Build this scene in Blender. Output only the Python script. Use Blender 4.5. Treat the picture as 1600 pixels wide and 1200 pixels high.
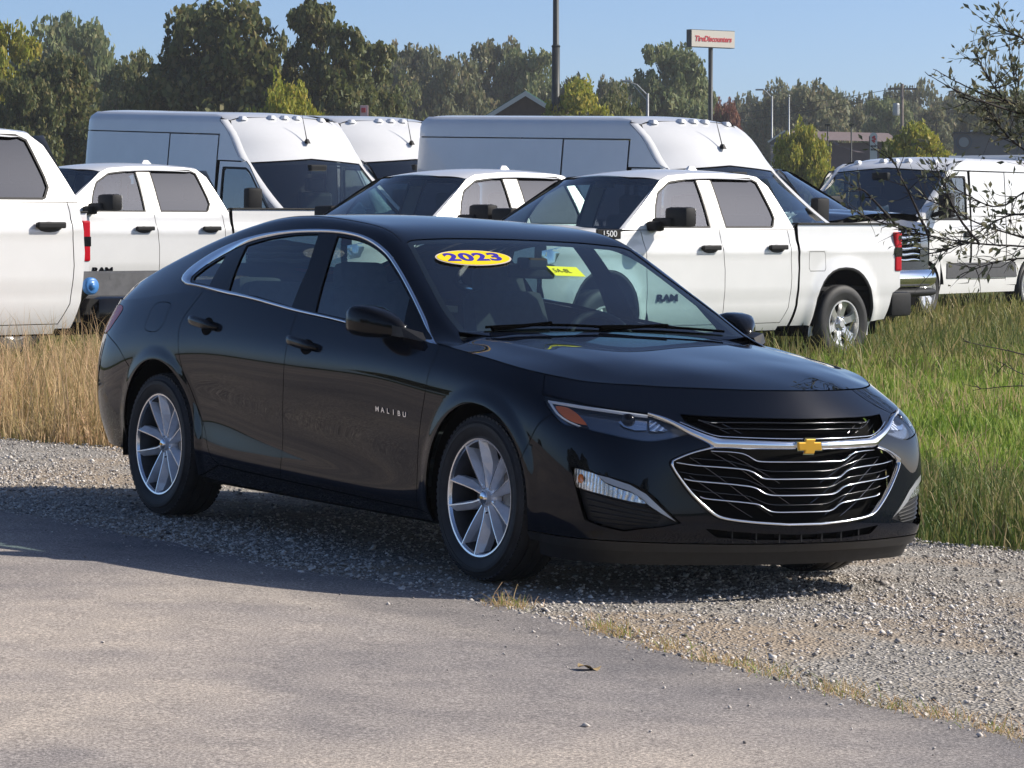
import bpy, bmesh, math, random
import numpy as np
from mathutils import Matrix, Vector
from mathutils.geometry import delaunay_2d_cdt
for o in list(bpy.data.objects): bpy.data.objects.remove(o)
scene=bpy.context.scene
COL=scene.collection
# ---------------------------------------------------------------- camera, sky, sun, exposure
PITCH=-0.0477292
cam_d=bpy.data.cameras.new('camera'); cam=bpy.data.objects.new('camera',cam_d); COL.objects.link(cam)
cam_d.sensor_width=36; cam_d.lens=116.08; cam_d.clip_start=.1; cam_d.clip_end=3000
cam.location=(0,0,1.4157); cam.rotation_euler=(math.radians(90)+PITCH,0,0)
scene.camera=cam
SUN=Vector((1.50,.26,1.0)).normalized()          # direction towards the sun (from the right, a little beyond the cars)
wd=bpy.data.worlds.new('World'); scene.world=wd; wd.use_nodes=True
nt=wd.node_tree; bg=nt.nodes['Background']; sky=nt.nodes.new('ShaderNodeTexSky')
sky.sky_type='NISHITA'; sky.sun_disc=False
sky.sun_elevation=math.asin(SUN.z); sky.sun_rotation=math.atan2(SUN.x,SUN.y)
sky.altitude=0; sky.air_density=.5; sky.dust_density=.8; sky.ozone_density=3.6
nt.links.new(sky.outputs[0],bg.inputs[0]); bg.inputs[1].default_value=.122
sd=bpy.data.lights.new('sun','SUN'); sd.energy=4.6; sd.angle=math.radians(.53); sd.color=(1,.93,.82)
sun=bpy.data.objects.new('sun',sd); COL.objects.link(sun)
sun.rotation_euler=SUN.to_track_quat('Z','Y').to_euler()
vs=scene.view_settings; vs.view_transform='Standard'; vs.look='None'; vs.exposure=0.35; vs.gamma=1; vs.use_curve_mapping=False
scene.render.engine='CYCLES'
# ---------------------------------------------------------------- helpers
rng=np.random.default_rng(7); random.seed(7)
def pm(name,col,rough=.5,metal=0.,spec=.5,coat=0.,coatr=.03,trans=0.,ior=1.45,emit=None,alpha=1.,**kw):
    m=bpy.data.materials.new(name); m.use_nodes=True; b=m.node_tree.nodes['Principled BSDF']
    b.inputs['Base Color'].default_value=(*col,1); b.inputs['Roughness'].default_value=rough; b.inputs['Metallic'].default_value=metal
    b.inputs['Specular IOR Level'].default_value=spec; b.inputs['Coat Weight'].default_value=coat; b.inputs['Coat Roughness'].default_value=coatr
    b.inputs['Transmission Weight'].default_value=trans; b.inputs['IOR'].default_value=ior; b.inputs['Alpha'].default_value=alpha
    return m
def N(m,t,**kw):
    n=m.node_tree.nodes.new(t)
    for k,v in kw.items():
        if k in n.inputs: n.inputs[k].default_value=v
        else: setattr(n,k,v)
    return n
def L(m,a,b): m.node_tree.links.new(a,b)
def coords(m,kind='Object'): return N(m,'ShaderNodeTexCoord').outputs[kind]
def ramp(m,fac,stops):
    r=N(m,'ShaderNodeValToRGB'); e=r.color_ramp.elements
    while len(e)<len(stops): e.new(.5)
    for i,(p,c) in enumerate(stops): e[i].position=p; e[i].color=(*c,1)
    L(m,fac,r.inputs[0]); return r.outputs[0]
def noise(m,vec,scale,detail=4,rough=.6,dist=0.):
    n=N(m,'ShaderNodeTexNoise'); n.inputs['Scale'].default_value=scale; n.inputs['Detail'].default_value=detail; n.inputs['Roughness'].default_value=rough; n.inputs['Distortion'].default_value=dist
    L(m,vec,n.inputs['Vector']); return n.outputs['Fac']
def mixc(m,fac,a,b,blend='MIX'):
    n=N(m,'ShaderNodeMix'); n.data_type='RGBA'; n.blend_type=blend
    for i,v in ((0,fac),(6,a),(7,b)):
        if hasattr(v,'links'): L(m,v,n.inputs[i])
        else: n.inputs[i].default_value=v if i==0 else (*v,1)
    return n.outputs[2]
def bump(m,h,strength=.3,dist=.01):
    b=N(m,'ShaderNodeBump'); b.inputs['Strength'].default_value=strength; b.inputs['Distance'].default_value=dist; L(m,h,b.inputs['Height'])
    L(m,b.outputs[0],m.node_tree.nodes['Principled BSDF'].inputs['Normal'])
def bc(m,sock): L(m,sock,m.node_tree.nodes['Principled BSDF'].inputs['Base Color'])
def grime(name,col,rough,amt=.08,scale=3.,**kw):
    """a surface colour with faint uneven dust"""
    m=pm(name,col,rough,**kw); c=coords(m); f=noise(m,c,scale,6,.65)
    d=tuple(max(0,x*(1-amt)) for x in col); l=tuple(min(1,x*(1+amt)+.004) for x in col)
    bc(m,ramp(m,f,[(.3,d),(.7,l)])); return m
def tag(o,label=None,cat=None,group=None,kind=None):
    if label:o['label']=label
    if cat:o['category']=cat
    if group:o['group']=group
    if kind:o['kind']=kind
    return o
def empty(name,loc=(0,0,0),rz=0.,label=None,cat=None,group=None):
    o=bpy.data.objects.new(name,None); COL.objects.link(o); o.location=loc; o.rotation_euler=(0,0,rz); o.empty_display_size=.2
    return tag(o,label,cat,group)
def mk(name,V,F,mat,parent=None,normals=None,smooth=True):
    me=bpy.data.meshes.new(name)
    V=np.asarray(V,float)
    if isinstance(F,np.ndarray) and len(F):
        k=F.shape[1]; me.vertices.add(len(V)); me.vertices.foreach_set('co',V.astype(np.float32).ravel())
        me.loops.add(F.size); me.loops.foreach_set('vertex_index',F.astype(np.int32).ravel())
        me.polygons.add(len(F)); me.polygons.foreach_set('loop_start',np.arange(0,F.size,k,dtype=np.int32)); me.polygons.foreach_set('loop_total',np.full(len(F),k,np.int32)); me.update(calc_edges=True)
    else:
        me.from_pydata([tuple(v) for v in V],[],[tuple(int(i) for i in f) for f in F]); me.update()
    if smooth: me.polygons.foreach_set('use_smooth',[True]*len(me.polygons))
    if normals is not None: me.normals_split_custom_set_from_vertices([tuple(n) for n in normals])
    for m in (mat if isinstance(mat,(list,tuple)) else [mat]): me.materials.append(m)
    o=bpy.data.objects.new(name,me); COL.objects.link(o)
    if parent is not None:o.parent=parent
    return o
class MB:
    """collects simple solids into ONE mesh"""
    def __init__(s): s.V=[];s.F=[]
    def add(s,V,F):
        b=len(s.V); s.V+= [tuple(v) for v in V]; s.F+=[tuple(i+b for i in f) for f in F]; return s
    def box(s,c,d,rot=None,taper=1.,bev=0.):
        x,y,z=[k/2 for k in d]
        if bev>0:
            b=min(bev,x*.9,y*.9,z*.9); pts=[]
            bm=bmesh.new(); bmesh.ops.create_cube(bm,size=2); 
            for v in bm.verts: v.co=Vector((v.co.x*x*(taper if v.co.z>0 else 1),v.co.y*y*(taper if v.co.z>0 else 1),v.co.z*z))
            bmesh.ops.bevel(bm,geom=bm.edges[:],offset=b,segments=2,affect='EDGES',profile=.6)
            bm.verts.index_update(); V=[v.co.copy() for v in bm.verts]; F=[[v.index for v in f.verts] for f in bm.faces]; bm.free()
        else:
            V=[Vector((sx*x*(taper if sz>0 else 1),sy*y*(taper if sz>0 else 1),sz*z)) for sx,sy,sz in ((-1,-1,-1),(1,-1,-1),(1,1,-1),(-1,1,-1),(-1,-1,1),(1,-1,1),(1,1,1),(-1,1,1))]
            F=[(0,3,2,1),(4,5,6,7),(0,1,5,4),(1,2,6,5),(2,3,7,6),(3,0,4,7)]
        if rot is not None:
            M=rot if isinstance(rot,Matrix) else Matrix.Rotation(rot,3,'Z'); V=[M@v for v in V]
        c=Vector(c); return s.add([v+c for v in V],F)
    def tube(s,pts,r,n=8,cap=True):
        pts=[Vector(p) for p in pts]; rs=r if isinstance(r,(list,tuple)) else [r]*len(pts); V=[];F=[]
        up=Vector((0,0,1))
        for i,p in enumerate(pts):
            t=(pts[min(i+1,len(pts)-1)]-pts[max(i-1,0)]).normalized()
            a=t.cross(up); a=a.normalized() if a.length>1e-3 else Vector((1,0,0)); b=a.cross(t)
            for k in range(n):
                q=2*math.pi*k/n; V.append(p+(a*math.cos(q)+b*math.sin(q))*rs[i])
        for i in range(len(pts)-1):
            for k in range(n): F.append((i*n+k,i*n+(k+1)%n,(i+1)*n+(k+1)%n,(i+1)*n+k))
        if cap: F.append(tuple(range(n))[::-1]); F.append(tuple((len(pts)-1)*n+k for k in range(n)))
        return s.add(V,F)
    def lathe(s,prof,n=32,axis='Y',c=(0,0,0),a0=0.,a1=2*math.pi):
        """prof: (radius, along axis)"""
        V=[];F=[];full=abs(a1-a0-2*math.pi)<1e-6; m=n if full else n+1
        for k in range(m):
            q=a0+(a1-a0)*k/n
            for r,h in prof:
                if axis=='Y': V.append((c[0]+r*math.cos(q),c[1]+h,c[2]+r*math.sin(q)))
                elif axis=='X': V.append((c[0]+h,c[1]+r*math.cos(q),c[2]+r*math.sin(q)))
                else: V.append((c[0]+r*math.cos(q),c[1]+r*math.sin(q),c[2]+h))
        P=len(prof)
        for k in range(n):
            k2=(k+1)%m
            for j in range(P-1): F.append((k*P+j,k2*P+j,k2*P+j+1,k*P+j+1))
        return s.add(V,F)
    def prism(s,poly,z0,z1,plane='XY'):
        """extrude a 2-D outline"""
        n=len(poly); f={'XY':lambda a,b,h:(a,b,h),'XZ':lambda a,b,h:(a,h,b),'YZ':lambda a,b,h:(h,a,b)}[plane]
        V=[f(a,b,z0) for a,b in poly]+[f(a,b,z1) for a,b in poly]
        F=[tuple(range(n))[::-1],tuple(range(n,2*n))]+[(i,(i+1)%n,n+(i+1)%n,n+i) for i in range(n)]
        return s.add(V,F)
    def build(s,name,mat,parent=None,smooth=False,auto=None):
        o=mk(name,s.V,s.F,mat,parent,smooth=smooth)
        bm=bmesh.new(); bm.from_mesh(o.data); bmesh.ops.recalc_face_normals(bm,faces=bm.faces); bm.to_mesh(o.data); bm.free()
        if auto is not None:
            o.data.polygons.foreach_set('use_smooth',[True]*len(o.data.polygons)); o.data.set_sharp_from_angle(angle=math.radians(auto))
        return o
def text_mesh(name,body,size,mat,parent,M,ext=.002,shear=0.,space=1.,sx=1.,align='CENTER',bold=0.):
    cu=bpy.data.curves.new(name,'FONT'); cu.body=body; cu.size=size; cu.extrude=ext; cu.align_x=align; cu.align_y='CENTER'; cu.shear=shear; cu.space_character=space; cu.offset=bold
    t=bpy.data.objects.new(name+'_tmp',cu); COL.objects.link(t); dg=bpy.context.evaluated_depsgraph_get(); dg.update()
    me=bpy.data.meshes.new_from_object(t.evaluated_get(dg)); bpy.data.objects.remove(t); bpy.data.curves.remove(cu)
    me.transform(M@Matrix.Diagonal((sx,1,1,1))); me.materials.clear(); me.materials.append(mat)
    o=bpy.data.objects.new(name,me); COL.objects.link(o); o.parent=parent; return o
def copy_tree(o,parent=None):
    c=o.copy(); COL.objects.link(c); c.parent=parent
    for ch in list(o.children): copy_tree(ch,c)
    return c
# ---- surface panels: an outline on a smooth surface becomes a real sheet with a returned edge
def inside(pts,poly):
    x,y=pts[:,0],pts[:,1]; r=np.zeros(len(pts),bool); p=np.asarray(poly); q=np.roll(p,-1,0)
    for (x0,y0),(x1,y1) in zip(p,q):
        if y0==y1: continue
        c=((y0>y)!=(y1>y))&(x<(x1-x0)*(y-y0)/(y1-y0)+x0); r^=c
    return r
def catmull(P,n=6,closed=False):
    P=np.asarray(P,float); m=len(P); out=[]
    for i in range(m if closed else m-1):
        p0=P[(i-1)%m] if (closed or i>0) else 2*P[0]-P[1]; p1=P[i]; p2=P[(i+1)%m]; p3=P[(i+2)%m] if (closed or i+2<m) else 2*P[-1]-P[-2]
        # centripetal-ish: clip tangents
        t=np.arange(n)[:,None]/n; d=np.linalg.norm(p2-p1)
        m1=(p2-p0)/2; m2=(p3-p1)/2
        for mm in (m1,m2):
            l=np.linalg.norm(mm)
            if l>1.2*d: mm*=1.2*d/l
        out.append((2*t**3-3*t**2+1)*p1+(t**3-2*t**2+t)*m1+(-2*t**3+3*t**2)*p2+(t**3-t**2)*m2)
    out=np.concatenate(out)
    return out if closed else np.concatenate([out,P[-1:]])
def metric(fn,P):
    e=1e-3; a,b=P[:,0],P[:,1]
    return np.stack([np.linalg.norm(fn(a+e,b)-fn(a-e,b),axis=1),np.linalg.norm(fn(a,b+e)-fn(a,b-e),axis=1)],1)/(2*e)+1e-6
def densify(fn,P,step=.02):
    P=np.asarray(P,float); mt=metric(fn,P); out=[]
    for i in range(len(P)):
        a,b=P[i],P[(i+1)%len(P)]; l=np.linalg.norm((b-a)*mt[i]); n=max(1,int(math.ceil(l/step)))
        out+= [a+(b-a)*k/n for k in range(n)]
    return np.array(out)
def inset(fn,P,d):
    """move a closed outline inwards by d metres"""
    if d==0:return P
    mt=metric(fn,P); Q=np.roll(P,-1,0); area=np.sum(P[:,0]*Q[:,1]-Q[:,0]*P[:,1])
    e1=(P-np.roll(P,1,0))*mt; e2=(np.roll(P,-1,0)-P)*mt
    e1/=np.linalg.norm(e1,axis=1,keepdims=True)+1e-9; e2/=np.linalg.norm(e2,axis=1,keepdims=True)+1e-9
    n1=np.stack([-e1[:,1],e1[:,0]],1); n2=np.stack([-e2[:,1],e2[:,0]],1); n=n1+n2; l=np.linalg.norm(n,axis=1,keepdims=True)+1e-6
    n=n/l; k=1/np.clip((n*n1).sum(1,keepdims=True),.5,1)
    return P+n*k*d*np.sign(area)/mt
def surf_n(fn,A,B,ctr=.55):
    e=1.5e-3; da=fn(A+e,B)-fn(A-e,B); db=fn(A,B+e)-fn(A,B-e); n=np.cross(da,db); n/=np.linalg.norm(n,axis=-1,keepdims=True)+1e-12
    P=fn(A,B); c=P.copy(); c[...,1]=0; c[...,2]=ctr; c[...,0]=np.clip(c[...,0],-3.2,.2)
    s=np.sign((n*(P-c)).sum(-1,keepdims=True)); s[s==0]=1; return P,n*s
def patch_geo(fn,outer,holes,step,off,gap,depth):
    loops=[inset(fn,densify(fn,outer,step),gap)]+[inset(fn,densify(fn,h,step),-gap) for h in holes]
    O=loops[0]; mt=metric(fn,O).mean(0)
    lo,hi=O.min(0),O.max(0); na=max(2,int((hi[0]-lo[0])*mt[0]/step)); nb=max(2,int((hi[1]-lo[1])*mt[1]/step))
    GA,GB=np.meshgrid(np.linspace(lo[0],hi[0],na),np.linspace(lo[1],hi[1],nb),indexing='ij'); G=np.c_[GA.ravel(),GB.ravel()]
    keep=inside(G,O)
    for h in loops[1:]: keep&=~inside(G,h)
    allb=np.concatenate(loops); G=G[keep]
    if len(G):
        d=np.full(len(G),1e9)
        for i in range(0,len(allb),200): d=np.minimum(d,np.linalg.norm((G[:,None]-allb[None,i:i+200])*mt,axis=2).min(1))
        G=G[d>step*.55]
    pts=np.concatenate([allb,G]); edges=[]; b=0
    for l in loops:
        n=len(l); edges+=[(b+i,b+(i+1)%n) for i in range(n)]; b+=n
    sc=mt/mt.max()
    vv,_,ff,_,_,_=delaunay_2d_cdt([Vector((float(p[0]*sc[0]),float(p[1]*sc[1]))) for p in pts],edges,[],0,1e-7)
    uv=np.array([(v.x/sc[0],v.y/sc[1]) for v in vv]); T=np.array([f for f in ff if len(f)==3])
    cen=uv[T].mean(1); k=inside(cen,O)
    for h in loops[1:]: k&=~inside(cen,h)
    T=T[k]
    P,n=surf_n(fn,uv[:,0],uv[:,1]); P=P+n*off
    tn=np.cross(P[T[:,1]]-P[T[:,0]],P[T[:,2]]-P[T[:,0]]); fl=(tn*n[T].mean(1)).sum(1)<0; T[fl]=T[fl][:,::-1]
    V=[P];NN=[n];F=[T]; base=len(P)
    for l in loops:
        Pl,nl=surf_n(fn,l[:,0],l[:,1]); Pl=Pl+nl*off; m=len(l); tg=np.roll(Pl,-1,0)-np.roll(Pl,1,0)
        sdn=np.cross(tg,nl); sdn/=np.linalg.norm(sdn,axis=1,keepdims=True)+1e-9
        mid=fn(l[:,0].mean(keepdims=True),l[:,1].mean(keepdims=True))
        V+= [Pl,Pl-nl*depth]; NN+=[sdn,sdn]
        i=np.arange(m); j=(i+1)%m
        q=np.c_[base+i,base+j,base+m+j,base+m+i]; F+=[q[:,[0,1,2]],q[:,[0,2,3]]]; base+=2*m
    return np.concatenate(V),np.concatenate(NN),np.concatenate(F)
MIRY=np.array([1,-1,1.])
def panel(name,patches,mat,parent,side='R',step=.022,off=0.,gap=.0022,depth=.014,label=None):
    V=[];Nn=[];F=[];b=0
    for fn,outer,holes in patches:
        v,n,f=patch_geo(fn,outer,holes,step,off,gap,depth); V.append(v);Nn.append(n);F.append(f+b);b+=len(v)
    V=np.concatenate(V);Nn=np.concatenate(Nn);F=np.concatenate(F)
    if side!='L': V=V*MIRY;Nn=Nn*MIRY;F=F[:,::-1]
    o=mk(name,V,F,mat,parent,normals=Nn)
    if label:o['label']=label
    return o
def bead(name,fn,A,B,mat,parent,side='R',h=.006,off=.0,closed=False,n=7,power=.5):
    """a rounded raised strip between two outlines of the same number of points"""
    A=np.asarray(A,float);B=np.asarray(B,float);t=np.linspace(0,1,n); R=[]
    for k in t:
        Q=A+(B-A)*k; P,nn=surf_n(fn,Q[:,0],Q[:,1]); R.append(P+nn*(off+h*max(0,1-(2*k-1)**2)**power-.003*(k in(0,1))))
    R=np.stack(R,1); m=len(A)
    V=R.reshape(-1,3); F=[]
    for i in range(m if closed else m-1):
        for j in range(n-1): F.append((i*n+j,((i+1)%m)*n+j,((i+1)%m)*n+j+1,i*n+j+1))
    if side!='L': V=V*MIRY
    o=mk(name,V,F,mat,parent)
    bm=bmesh.new();bm.from_mesh(o.data);bmesh.ops.recalc_face_normals(bm,faces=bm.faces)
    if len(bm.faces):
        # outward: compare with surface normal
        Q=(A+B)/2;P,nn=surf_n(fn,Q[:1,0],Q[:1,1]);nn=nn[0]*(MIRY if side!='L' else 1)
        bm.faces.ensure_lookup_table();s=sum(f.normal.dot(Vector(nn)) for f in list(bm.faces)[:n-1])
        if s<0: bmesh.ops.reverse_faces(bm,faces=bm.faces)
    bm.to_mesh(o.data);bm.free(); o.data.polygons.foreach_set('use_smooth',[True]*len(o.data.polygons))
    return o
def resample(P,n,closed=False):
    P=np.asarray(P,float)
    if closed:P=np.concatenate([P,P[:1]])
    d=np.r_[0,np.cumsum(np.linalg.norm(np.diff(P,axis=0)*[1,.15],axis=1))]
    t=np.linspace(0,d[-1],n+1)[:-1] if closed else np.linspace(0,d[-1],n)
    return np.stack([np.interp(t,d,P[:,i]) for i in range(2)],1)
def mir_s(P): return [(2*S_MAX-a,b) for a,b in P]
# ---- smooth surfaces of the sedan (car frame: x forward from the front axle, Y half width, z up) ----
def nspline(t,P):
    """natural cubic spline through P (n,d) at t; returns evaluator"""
    t=np.asarray(t,float);P=np.asarray(P,float)
    if P.ndim==1:P=P[:,None]
    n=len(t);h=np.diff(t);A=np.zeros((n,n));b=np.zeros((n,P.shape[1]));A[0,0]=A[-1,-1]=1
    for i in range(1,n-1):
        A[i,i-1]=h[i-1];A[i,i]=2*(h[i-1]+h[i]);A[i,i+1]=h[i]
        b[i]=6*((P[i+1]-P[i])/h[i]-(P[i]-P[i-1])/h[i-1])
    m=np.linalg.solve(A,b)
    def ev(x):
        x=np.asarray(x,float);k=np.clip(np.searchsorted(t,x)-1,0,n-2);H=h[k][...,None]
        a=((t[k+1]-x)[...,None])/H;c=((x-t[k])[...,None])/H
        return a*P[k]+c*P[k+1]+((a**3-a)*m[k]+(c**3-c)*m[k+1])*H*H/6
    return ev
def bsp(ctrl,v):
    """uniform cubic B-spline along axis 0 with clamped (phantom) ends; v in 0..n-1, ctrl (n,...,d), v same shape as ..."""
    n=ctrl.shape[0];C=np.concatenate([(2*ctrl[:1]-ctrl[1:2]),ctrl,(2*ctrl[-1:]-ctrl[-2:-1])],0)
    v=np.clip(v,0,n-1-1e-9);k=v.astype(int);f=(v-k)[...,None]
    ix=np.arange(v.size).reshape(v.shape)
    Cf=C.reshape(C.shape[0],-1,C.shape[-1])
    g=lambda o:Cf[(k+o).ravel(),ix.ravel()].reshape(v.shape+(C.shape[-1],))
    return ((1-f)**3*g(0)+(3*f**3-6*f**2+4)*g(1)+(-3*f**3+3*f**2+3*f+1)*g(2)+f**3*g(3))/6
HULL=[
[(-3.90,0,.30),(-3.95,0,.42),(-3.965,0,.56),(-3.93,0,.74),(-3.90,0,.90),(-3.86,0,1.03)],
[(-3.87,.38,.30),(-3.92,.38,.42),(-3.935,.39,.56),(-3.90,.39,.74),(-3.87,.38,.90),(-3.84,.37,1.02)],
[(-3.75,.675,.29),(-3.81,.695,.41),(-3.83,.705,.56),(-3.815,.70,.74),(-3.785,.675,.88),(-3.76,.62,.995)],
[(-3.50,.81,.28),(-3.56,.835,.40),(-3.59,.855,.56),(-3.58,.845,.75),(-3.565,.805,.88),(-3.56,.745,.99)],
[(-3.2,.84,.27),(-3.2,.87,.38),(-3.2,.895,.56),(-3.2,.905,.75),(-3.2,.875,.90),(-3.2,.815,1.01)],
[(-2.83,.855,.25),(-2.83,.885,.36),(-2.83,.90,.55),(-2.83,.925,.75),(-2.83,.90,.91),(-2.83,.845,1.045)],
[(-2.4,.86,.21),(-2.4,.912,.33),(-2.4,.886,.52),(-2.4,.927,.755),(-2.4,.908,.91),(-2.4,.858,1.06)],
[(-1.9,.86,.20),(-1.9,.913,.30),(-1.9,.884,.47),(-1.9,.927,.76),(-1.9,.908,.90),(-1.9,.86,1.03)],
[(-1.3,.86,.20),(-1.3,.912,.28),(-1.3,.887,.43),(-1.3,.927,.765),(-1.3,.908,.885),(-1.3,.862,.985)],
[(-.7,.86,.20),(-.7,.908,.26),(-.7,.893,.39),(-.7,.927,.765),(-.7,.908,.87),(-.7,.863,.95)],
[(-.35,.86,.20),(-.35,.905,.255),(-.35,.902,.37),(-.35,.927,.755),(-.35,.906,.85),(-.35,.857,.922)],
[(0,.86,.20),(0,.90,.26),(0,.905,.40),(0,.927,.725),(0,.905,.82),(0,.842,.882)],
[(.35,.855,.20),(.35,.895,.27),(.35,.90,.42),(.35,.905,.65),(.34,.885,.755),(.27,.80,.847)],
[(.56,.83,.19),(.57,.86,.27),(.58,.865,.42),(.57,.86,.62),(.53,.84,.715),(.44,.712,.825)],
[(.72,.74,.19),(.75,.77,.27),(.745,.77,.42),(.72,.765,.60),(.68,.74,.70),(.55,.625,.820)],
[(.82,.56,.19),(.855,.57,.265),(.84,.57,.41),(.83,.57,.59),(.80,.56,.69),(.68,.48,.817)],
[(.885,.33,.19),(.925,.34,.26),(.91,.34,.41),(.91,.34,.60),(.88,.34,.70),(.79,.27,.816)],
[(.92,0,.19),(.965,0,.26),(.955,0,.41),(.96,0,.60),(.93,0,.70),(.845,0,.816)]]
HN=np.array(HULL)               # cols,rows,3
_mir=np.array([1,-1,1.])
_ext=np.concatenate([HN[2:0:-1]*_mir,HN,HN[-2:-4:-1]*_mir],0)
_d=np.linalg.norm(np.diff(_ext[:,3],axis=0),axis=1);_t=np.concatenate([[0],np.cumsum(_d)]);_t-=_t[2]
S_MAX=_t[-3]
_hs=nspline(_t,_ext.reshape(len(_ext),-1))
WR=[(0.,.335,.372,.412),(-2.83,.335,.395,.432)]   # wheel arches: x,z,opening radius,lip radius
NR=HN.shape[1]
def hull(s,v,off=0.):
    """s metres round the plan from the rear centre, v 0..5 up the rows"""
    s=np.asarray(s,float);v=np.asarray(v,float)
    fl=np.where((s>S_MAX)|(s<0),-1.,1.);s=np.where(s>S_MAX,2*S_MAX-s,np.abs(s))
    c=_hs(s).reshape(s.shape+(NR,3));c=np.moveaxis(c,-2,0)
    P=bsp(c,v)
    # wheel-arch lip swelling
    for x,z,r,rl in WR:
        d=np.hypot(P[...,0]-x,P[...,2]-z)
        P[...,1]+=.009*np.clip((rl+.035-d)/.07,0,1)**2*(3-2*np.clip((rl+.035-d)/.07,0,1))*(P[...,1]>.6)*(np.abs(P[...,0]-x)<.6)
    P[...,1]*=fl
    return P
def nrm(fn,a,b,e=2e-3):
    da=fn(a+e,b)-fn(a-e,b);db=fn(a,b+e)-fn(a,b-e);n=np.cross(da,db);n/=np.linalg.norm(n,axis=-1,keepdims=True)+1e-12
    return n
# ---- hood: thin plate spline z(x,Y) ----
_sh=[(c[5][0],c[5][1],c[5][2]) for c in HULL[9:]]
HP=[(.79,0,.832),(.6,0,.874),(.35,0,.908),(.05,0,.942),(-.2,0,.965),(-.45,0,.985),
 (.62,.28,.865),(.35,.30,.905),(.05,.32,.938),(-.2,.34,.960),(-.45,.36,.978),
 (.55,.50,.850),(.3,.56,.890),(0,.60,.922),(-.25,.64,.942),(-.45,.67,.956),
 (.3,.70,.862),(0,.73,.900),(-.3,.76,.926)]+_sh
HP=np.array(HP);HP=np.concatenate([HP,HP[HP[:,1]>.01]*_mir])
def _U(r2):return np.where(r2>1e-12,r2*np.log(r2+1e-12),0)
_A=_U(((HP[:,None,:2]-HP[None,:,:2])**2).sum(-1))+np.eye(len(HP))*2e-4
_Q=np.c_[np.ones(len(HP)),HP[:,:2]]
_w=np.linalg.solve(np.block([[_A,_Q],[_Q.T,np.zeros((3,3))]]),np.concatenate([HP[:,2],[0,0,0]]))
def hoodz(x,y):
    x=np.asarray(x,float);y=np.asarray(y,float)
    r2=(x[...,None]-HP[:,0])**2+(y[...,None]-HP[:,1])**2
    z=_U(r2)@_w[:len(HP)]+_w[-3]+_w[-2]*x+_w[-1]*y
    yc=.66-.088*(x+.45)
    k=np.clip((.62-x)/.5,0,1)
    z=z-.05*k*(np.sqrt((np.abs(y)-yc)**2+.012**2)-.07)*np.exp(-((np.abs(y)-yc)/.10)**2)
    return z
def hood(x,y): return np.stack([x,y,hoodz(x,y)],-1)
# ---- greenhouse: sections ----
GX=[-.30,-.43,-.60,-.80,-1.0,-1.19,-1.5,-1.95,-2.3,-2.7,-3.1,-3.4,-3.6,-3.8,-3.9]
ZC=[.925,.985,1.085,1.185,1.285,1.363,1.425,1.452,1.437,1.375,1.283,1.195,1.138,1.085,1.045]
YR=[.75,.735,.722,.690,.655,.622,.615,.617,.612,.608,.605,.605,.595,.57,.54]
ZR=[.915,.965,1.045,1.148,1.250,1.345,1.402,1.422,1.402,1.332,1.235,1.150,1.092,1.03,1.0]
YB=[.853,.856,.858,.860,.861,.862,.862,.862,.858,.842,.815,.775,.725,.62,.54]
ZB=[.91,.918,.930,.945,.955,.965,.990,1.022,1.045,1.045,1.006,.985,.978,.978,.985]
_gs=nspline(GX[::-1],np.array([ZC,YR,ZR,YB,ZB]).T[::-1])
def green(x,w):
    """w 0..6: belt -> rail (about 3) -> centre (6)"""
    x=np.asarray(x,float);w=np.asarray(w,float)
    fl=np.where(w>6,-1.,1.);w=np.where(w>6,12-w,w)
    g=_gs(x);zc,yr,zr,yb,zb=[g[...,i] for i in range(5)]
    def P(y,z):return np.stack([x,y,z],-1)
    L=lambda a,b,t:a+(b-a)*t
    bulge=.02*np.clip((zr-zb)/.4,0,1)
    cz=lambda q:zr+(zc-zr)*(1-q*q)
    C=np.stack([P(yb,zb),P(L(yb,yr,.33)+bulge,L(zb,zr,.36)),P(L(yb,yr,.72)+bulge,L(zb,zr,.76)),P(yr+.012,zr+.006),P(yr*.86,cz(.86)+.004),P(yr*.5,cz(.5)),P(yr*.0,zc)],0)
    Cm=np.concatenate([C,C[-2:-3:-1]*_mir],0)
    n=7;Cx=np.concatenate([2*C[:1]-C[1:2],Cm],0)
    v=np.clip(w,0,n-1-1e-9);k=v.astype(int);f=(v-k)[...,None]
    ix=np.arange(v.size).reshape(v.shape);Cf=Cx.reshape(Cx.shape[0],-1,3)
    gg=lambda o:Cf[np.minimum(k+o,Cf.shape[0]-1).ravel(),ix.ravel()].reshape(v.shape+(3,))
    P=((1-f)**3*gg(0)+(3*f**3-6*f**2+4)*gg(1)+(-3*f**3+3*f**2+3*f+1)*gg(2)+f**3*gg(3))/6
    P[...,1]*=fl
    return P
SEAM_F=[(4.2023, 3.866), (4.1819, 3.0626), (4.1487, 2.6261), (4.1262, 2.2441), (4.1163, 1.623), (4.1114, 0.7412)]
SEAM_B=[(2.9922, 4.4552), (2.9942, 3.9803), (2.9903, 3.3708), (2.9794, 2.8333), (2.9602, 2.3126), (2.959, 1.7176), (2.9492, 0.7159)]
SEAM_R=[(2.0255, 4.6361), (1.9679, 4.2265), (1.9494, 3.9085), (1.958, 3.5341), (1.9792, 3.1399), (2.0158, 2.7623), (2.0778, 2.432), (2.1438, 2.0294), (2.2003, 1.714), (2.2348, 1.467), (2.2612, 1.153), (2.2996, 0.8639), (2.3681, 0.6981)]
FUEL=[(1.5824, 4.5159), (1.6306, 4.6726), (1.7366, 4.662), (1.7857, 4.5586), (1.7773, 4.387), (1.7688, 3.96), (1.7077, 3.7103), (1.6122, 3.7019), (1.5694, 3.7966), (1.5729, 4.1315)]
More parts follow.
